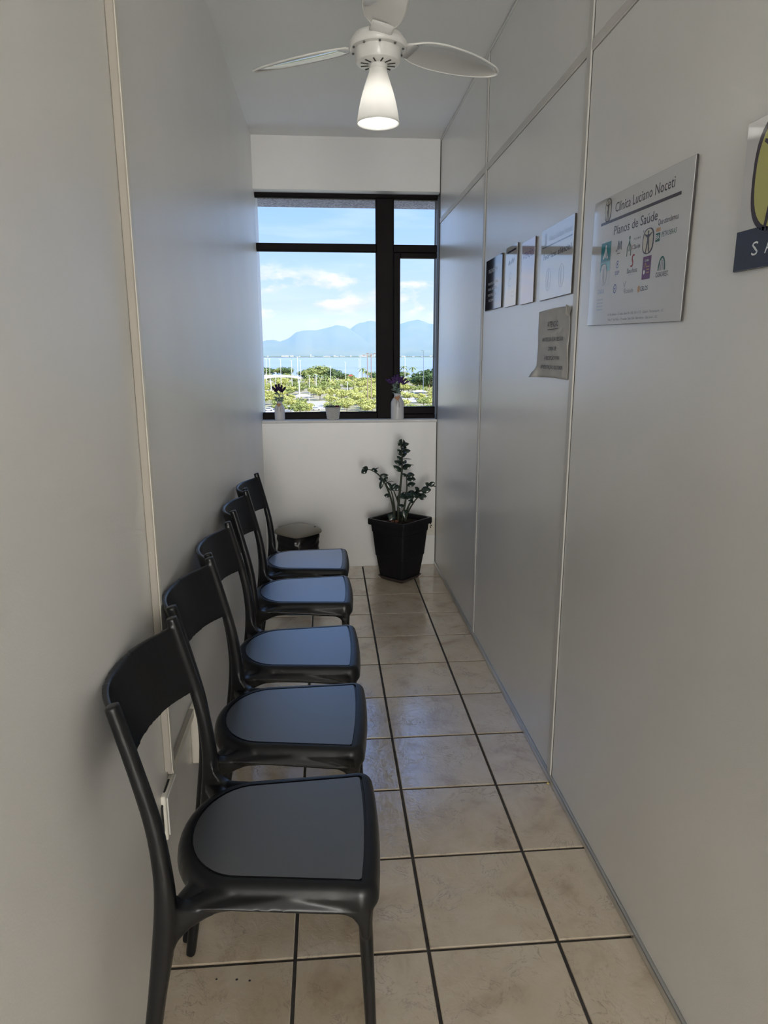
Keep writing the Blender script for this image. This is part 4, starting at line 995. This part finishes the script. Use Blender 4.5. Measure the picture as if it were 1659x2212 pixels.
# trees of the park
CR = [gnoise('crown_yellow_green', [(.3, (.26, .30, .07)), (.5, (.52, .53, .16)), (.7, (.74, .71, .34))], 3.2),
      gnoise('crown_green', [(.3, (.13, .19, .06)), (.5, (.31, .36, .11)), (.7, (.50, .52, .22))], 3.2),
      gnoise('crown_dark', [(.3, (.05, .09, .04)), (.5, (.11, .17, .07)), (.7, (.22, .27, .11))], 3.2)]
BARK = plain('bark', (.22, .17, .12), .9)
def crown_mesh(seed):
    """leaf sprays over a heap of boughs"""
    r = random.Random(seed); vs, fs = [], []
    for k in range(30):
        a = r.uniform(0, 6.28); q = r.random() ** .5; z = r.uniform(-.55, .62) * (1.05 - q * .75)
        c = Vector((q * .80 * math.cos(a), q * .80 * math.sin(a), z)); R = r.uniform(.20, .34)
        for j in range(42):
            d = Vector((r.gauss(0, 1), r.gauss(0, 1), r.gauss(.25, 1))).normalized()
            p = c + Vector((d.x * 1.1, d.y * 1.1, d.z * .8)) * R * r.uniform(.75, 1.08)
            n = (d + Vector((r.uniform(-.6, .6), r.uniform(-.6, .6), r.uniform(-.6, .6)))).normalized()
            u = n.cross(Vector((r.gauss(0, 1), r.gauss(0, 1), r.gauss(0, 1)))).normalized(); w = n.cross(u)
            h = r.uniform(.055, .105); i = len(vs)
            vs += [tuple(p + u * h), tuple(p + w * h * .7 + n * .02), tuple(p - u * h * .9), tuple(p - w * h * .75 - n * .015)]; fs.append((i, i + 1, i + 2, i + 3))
    me = bpy.data.meshes.new('crown'); me.from_pydata(vs, [], fs); me.update(); return me
def trunk_mesh():
    bm = bmesh.new(); tube(bm, [(0, 0, 0), (.02, 0, .5), (.0, .03, 1)], [.05, .035, .03], 7)
    for a in (0, 2.1, 4.2): tube(bm, [(0, 0, .6), (.25 * math.cos(a), .25 * math.sin(a), 1.1)], [.026, .014], 5)
    me = bpy.data.meshes.new('trunk'); bm.to_mesh(me); bm.free(); me.materials.append(BARK); return me
CM = []
for c in range(3):
    for s in range(3):
        me = crown_mesh(20 + s + 5 * c); me.materials.append(CR[c]); CM.append(me)
TM = trunk_mesh()
def tree(b, d, w, h, kind, label, group, key=None, fmt=None):
    t = thing('tree', label, 'tree', at(b, d), r4.uniform(0, 6.28), group)
    if key: named(key, b, t, fmt)
    c = bpy.data.objects.new('crown', CM[kind * 3 + r4.randrange(3)]); COL.objects.link(c); c.parent = t
    c.scale = (w / 2, w / 2, h * .5 * r4.uniform(.9, 1.1)); c.location = (0, 0, h * .62)
    k = bpy.data.objects.new('trunk', TM); COL.objects.link(k); k.parent = t; k.scale = (w * .55, w * .55, h * .55)
LY, GYL = 'small yellow-green tree among the many in the sunlit park below', 'yellow-green trees of the park'
LGR, GGR = 'mid green tree in the rows behind the park lot', 'green trees behind the park lot'
for ri, (d, n, w, h, gap) in enumerate(((318, 16, 8.2, 6.0, (-4.4, -.7)), (343, 17, 8.6, 6.2, (-4.4, -.7, 7)), (372, 17, 8.8, 6.4, (-2.3, -.9, 6.6, 7.6)), (402, 18, 9, 6.6, (-2.1, -1.2, .1)), (436, 19, 9.5, 7, (-1.9, 6.6, 7.6)), (474, 19, 10.5, 7.2, (1.35,)), (518, 19, 11, 7.4, (6.9,)), (566, 19, 11.5, 7.6, (1.6,)), (620, 19, 12.5, 8, ()))):
    for i in range(n):
        b = -6.2 + 17.5 * (i + r4.uniform(.1, .9)) / n
        if any(abs(b - g) < .6 for g in gap): continue
        tree(b, d + r4.uniform(-16, 16), w * r4.uniform(.8, 1.2), h * r4.uniform(.85, 1.15), 0 if r4.random() < .75 else 1, LY, GYL, 'row%d' % ri, 'yellow-green park tree, %s from the left in the ' + ORD[ri] + ' row from the window')
for ri, (d, n, w, h) in enumerate(((690, 15, 13, 8), (760, 13, 14, 9))):
    for i in range(n):
        b = -6.3 + 17.5 * (i + r4.uniform(.1, .9)) / n
        if 2.1 < b < 3.4 and d > 700: continue
        tree(b, d + r4.uniform(-20, 20), w * r4.uniform(.8, 1.2), h * r4.uniform(.8, 1.1), 1, LGR, GGR, 'grow%d' % ri, 'mid green tree behind the park, %s from the left in the ' + ('nearer', 'farther')[ri] + ' green row')
for b, d, w, h in ((-5.3, 800, 20, 17), (-4.75, 790, 18, 16), (-4.3, 810, 16, 14), (-3.4, 800, 17, 15), (-2.95, 790, 18, 15), (-1.5, 700, 18, 13), (-1.0, 690, 20, 16), (-.4, 700, 22, 18), (.15, 695, 20, 17), (.7, 690, 20, 15), (1.3, 680, 18, 11), (4.6, 640, 20, 13), (6.2, 700, 14, 12)):
    tree(b, d, w, h, 1 if r4.random() < .5 else 2, 'tall dark green tree of the shoreline grove', 'shoreline grove trees', 'grove', 'tall dark green shoreline tree, %s from the left of the grove')
for b, d, w, h in ((7.75, 500, 20, 15), (8.5, 495, 22, 18), (9.3, 500, 22, 20)):
    tree(b, d, w, h, 2, 'large dark green tree at the right edge of the window view', 'dark trees at the right of the view', 'dark', 'large dark green tree at the right of the view, %s from the left of three')
# palms
PF = gnoise('palm_frond', [(.3, (.16, .22, .07)), (.7, (.34, .40, .14))], 1.2); PT = plain('palm_trunk', (.40, .34, .27), .9)
def palm_crown():
    bm = bmesh.new()
    for k in range(13):
        a = 2 * math.pi * k / 13 + (k % 3) * .2; el = .9 - .5 * (k % 3); R = []
        for i in range(8):
            t = i / 7; r = 3.2 * t; z = math.sin(el) * 2.6 * t - 2.6 * t * t
            w = .42 * math.sin(math.pi * min(1, t * .92 + .06)) + .02
            c = Vector((r * math.cos(a), r * math.sin(a), z)); s = Vector((-math.sin(a), math.cos(a), 0)) * w
            R.append((c - s + Vector((0, 0, -.35 * w)), c, c + s + Vector((0, 0, -.35 * w))))
        V_ = [[bm.verts.new(p) for p in r] for r in R]
        for i in range(7):
            for q in range(2): bm.faces.new((V_[i][q], V_[i + 1][q], V_[i + 1][q + 1], V_[i][q + 1]))
    me = bpy.data.meshes.new('fronds'); bm.to_mesh(me); bm.free(); me.materials.append(PF); return me
PC = palm_crown(); bm = bmesh.new(); tube(bm, [(0, 0, 0), (.1, 0, .5), (0, 0, 1)], [.32, .24, .2], 8); PTM = bpy.data.meshes.new('palm_trunk'); bm.to_mesh(PTM); bm.free(); PTM.materials.append(PT)
for b, d, h, s in ((-1.25, 560, 10.5, 1.25), (-.75, 570, 11.5, 1.35), (-.3, 555, 11, 1.3), (.25, 565, 10, 1.3), (.75, 575, 9.5, 1.2), (1.15, 520, 7.5, 1.1), (3.15, 640, 14.5, 1.7), (3.4, 650, 12, 1.4), (6.45, 720, 15, 1.7), (7.2, 690, 14.5, 1.7), (-4.6, 700, 13, 1.2), (-2.55, 720, 13, 1.2)):
    t = thing('palm_tree', 'palm tree rising over the park trees towards the water', 'palm', at(b, d), r4.uniform(0, 6), 'palms of the park'); named('palm', b, t, 'palm tree over the park trees, %s palm from the left')
    c = bpy.data.objects.new('fronds', PC); COL.objects.link(c); c.parent = t; c.location = (0, 0, h); c.scale = (s, s, s)
    k = bpy.data.objects.new('trunk', PTM); COL.objects.link(k); k.parent = t; k.scale = (s, s, h)
# lamp posts and masts
PW = plain('white_pole', (.80, .80, .80), .5); PB = plain('brown_mast', (.34, .24, .20), .7)
def pole(b, d, h, r, label, group=None, m=PW, head=0):
    t = thing('light_pole', label, 'pole', at(b, d), 0, group)
    if group: named('pole', b, t, 'thin white waterfront lamp post, %s from the left of the lamp posts')
    bm = bmesh.new(); lathe(bm, [(r * 1.3, 0), (r, .4), (r * .75, h)], 8); obj('mast', bm, m, t)
    bm = bmesh.new()
    if head == 2: box(bm, -2.2, 2.2, -.12, .12, h - .15, h + .05); box(bm, -2.4, -1.3, -.25, .25, h + .05, h + .3); box(bm, 1.3, 2.4, -.25, .25, h + .05, h + .3)
    else: box(bm, -.9, .9, -.1, .1, h - .05, h + .08); box(bm, -1.3, -.5, -.2, .2, h + .08, h + .25)
    obj('lamp_head', bm, m, t)
LP, GP = 'thin white lamp post standing along the waterfront road', 'lamp posts along the waterfront road'
for b, d, h in ((-4.95, 520, 26.0), (-4.55, 540, 24.2), (-4.28, 530, 24.0), (-3.85, 510, 14.5), (-3.42, 520, 23.6), (-2.55, 540, 22.5), (-2.07, 530, 25.3), (-1.85, 560, 22.5), (-1.15, 470, 13.5), (-.62, 500, 13), (.55, 560, 18), (1.75, 650, 20), (2.85, 820, 22), (2.95, 830, 26), (6.55, 560, 25), (8.85, 580, 24), (9.15, 590, 25.5), (1.9, 470, 9), (7.7, 520, 13)):
    pole(b, d, h, .22, LP, GP)
pole(3.52, 350, 26.2, .24, 'left one of two tall brown twin-headed masts in the park', None, PB, 2); pole(3.82, 356, 27.0, .24, 'right one of two tall brown twin-headed masts in the park', None, PB, 2)
pole(8.03, 420, 29.0, .20, 'tall dark mast in front of the right-hand trees', None, plain('dark_mast', (.20, .24, .30), .6))
# footbridge
br_ = thing('footbridge', 'white arched footbridge deck with a tall white pylon at the left of the view', 'bridge', at(-3.6, 455, GZ))
bm = bmesh.new(); L0 = -14.5; A = []; n = 30
for i in range(n + 1):
    x = -16 + 29.6 * i / n; s = (x + 1.5) / 15
    zt = 14.2 - 1.25 * max(0, (x - 0) / 13.6) ** 2 - .25 * max(0, -x / 14) ** 2; zb = 12.8 - 1.0 * max(0, (x - 3) / 10.6) ** 2 - 2.1 * max(0, -(x - 3) / 18) ** 2
    A.append((x, zt, zb))
R = [[(x, -2, zb), (x, 2, zb), (x, 2, zt), (x, -2, zt)] for x, zt, zb in A]; rings(bm, R); obj('deck', fix(bm), plain('bridge_white', (.86, .84, .82), .6), br_)
bm = bmesh.new(); lathe(bm, [(.5, -.2), (.38, 8), (.32, 12.2)], 10, (12.8, 0, 0)); obj('pylon', bm, PW, br_)
bm = bmesh.new(); lathe(bm, [(.3, 0), (.26, 12.0)], 10, (-5, 0, 0)); obj('pier', bm, PW, br_)
bm = bmesh.new()
for q in range(12): box(bm, -15.5 + 2.5 * q, -15.4 + 2.5 * q, -1.9, -1.8, 12.9, 14.6)
obj('railing', bm, PW, br_)
# park roofs, road and cars
ASPH = gnoise('pale_paving', [(.3, (.50, .47, .43)), (.7, (.62, .58, .53))], .05)
for b, d, w, dp, lab in ((-.9, 385, 34, 60, 'pale paved parking lot among the trees'), (-4.2, 350, 22, 40, 'pale paved parking strip at the left of the view'), (7.2, 430, 36, 60, 'pale paved parking lot at the right of the view'), (2.7, 845, 46, 30, 'pale sandy shore strip between trees and water')):
    p = at(b, d); tag(obj('paved_lot', B(-w / 2, w / 2, -dp / 2, dp / 2, 0, .06), ASPH, None, False, p), lab, 'paving', None, 'structure')
ROOF = plain('white_roof', (.84, .84, .85), .5)
def canopy(b, d, w, dp, h, lab, rm=None):
    t = thing('park_shelter', lab, 'shelter', at(b, d))
    bm = bmesh.new(); rings(bm, [[(-w / 2, -dp / 2, h), (w / 2, -dp / 2, h), (w / 2, dp / 2, h), (-w / 2, dp / 2, h)], [(-w / 2, -dp / 2, h + .4), (w / 2, -dp / 2, h + .4), (w / 2, dp / 2, h + .4), (-w / 2, dp / 2, h + .4)], [(-w / 6, -.4, h + 1.3), (w / 6, -.4, h + 1.3), (w / 6, .4, h + 1.3), (-w / 6, .4, h + 1.3)]]); obj('roof', fix(bm), rm or ROOF, t)
    for sx_ in (-1, 1):
        for sy_ in (-1, 1): bm = bmesh.new(); lathe(bm, [(.12, 0), (.12, h)], 6, (sx_ * w * .42, sy_ * dp * .38, 0)); obj('post', bm, PW, t)
    obj('counter', B(-w * .4, w * .4, -dp * .2, dp * .2, 0, h * .45), plain('dark_counter', (.12, .12, .13), .6), t)
canopy(-1.75, 418, 9, 5, 2.8, 'low white roofed shelter beside the parking lot'); canopy(1.35, 455, 9.5, 6, 3.2, 'white pavilion roof in the middle of the park')
canopy(6.5, 440, 9, 6, 3.0, 'white roofed shelter left at the right-hand parking'); canopy(7.75, 455, 9, 6, 3.2, 'white roofed shelter right at the right-hand parking')
canopy(2.15, 690, 5, 4, 6.5, 'small red roofed kiosk near the shore', plain('red_roof', (.5, .08, .07), .6))
CAR_G = plain('car_glass', (.06, .09, .12), .15, .6); TYRE = plain('tyre', (.02, .02, .02), .8)
def car(b, d, col, lab, rz=0):
    t = thing('car', lab, 'car', at(b, d, GZ + .06), rz)
    m = plain('car_paint_' + lab.split()[0], col, .3, .5, coat=.5)
    bm = bmesh.new(); sec = [(-2.1, .55, .80), (-2.0, .35, .95), (-1.2, .3, 1.0), (1.0, .3, 1.0), (1.9, .35, .88), (2.1, .5, .72)]
    rings(bm, [[(x, -.85, a), (x, .85, a), (x, .85, c), (x, -.85, c)] for x, a, c in sec]); obj('body', fix(bm), m, t)
    bm = bmesh.new(); rings(bm, [[(x0, -y, z), (x1, -y, z), (x1, y, z), (x0, y, z)] for x0, x1, y, z in ((-1.7, 1.2, .80, .95), (-1.15, .5, .66, 1.44))]); obj('cabin_glass', fix(bm), CAR_G, t)
    obj('roof', B(-1.2, .55, -.68, .68, 1.43, 1.5, .02), m, t)
    for x in (-1.35, 1.3):
        for s in (-.8, .8): bm = bmesh.new(); lathe(bm, [(.32, -.1), (.32, .1)], 12); bmesh.ops.rotate(bm, verts=bm.verts, matrix=Matrix.Rotation(math.pi / 2, 3, 'X')); obj('wheel', bm, TYRE, t, False, (x, s, .32))
car(-4.5, 346, (.75, .78, .80), 'silver car parked behind the left bottle vase'); car(-.68, 346, (.80, .82, .84), 'white car parked behind the wicker basket', .2)
car(-2.1, 372, (.40, .42, .45), 'grey car parked by the low shelter', .1); car(6.6, 425, (.78, .80, .82), 'pale car under the right-hand shelters', 0.1); car(7.6, 428, (.20, .22, .26), 'dark car under the right-hand shelters', -.1)
# one label each, counted from the left as they stand
for L in NAMED.values():
    for q, (b, o, fmt) in enumerate(sorted(L, key=lambda e: e[0])): o['label'] = fmt % ORD[q]
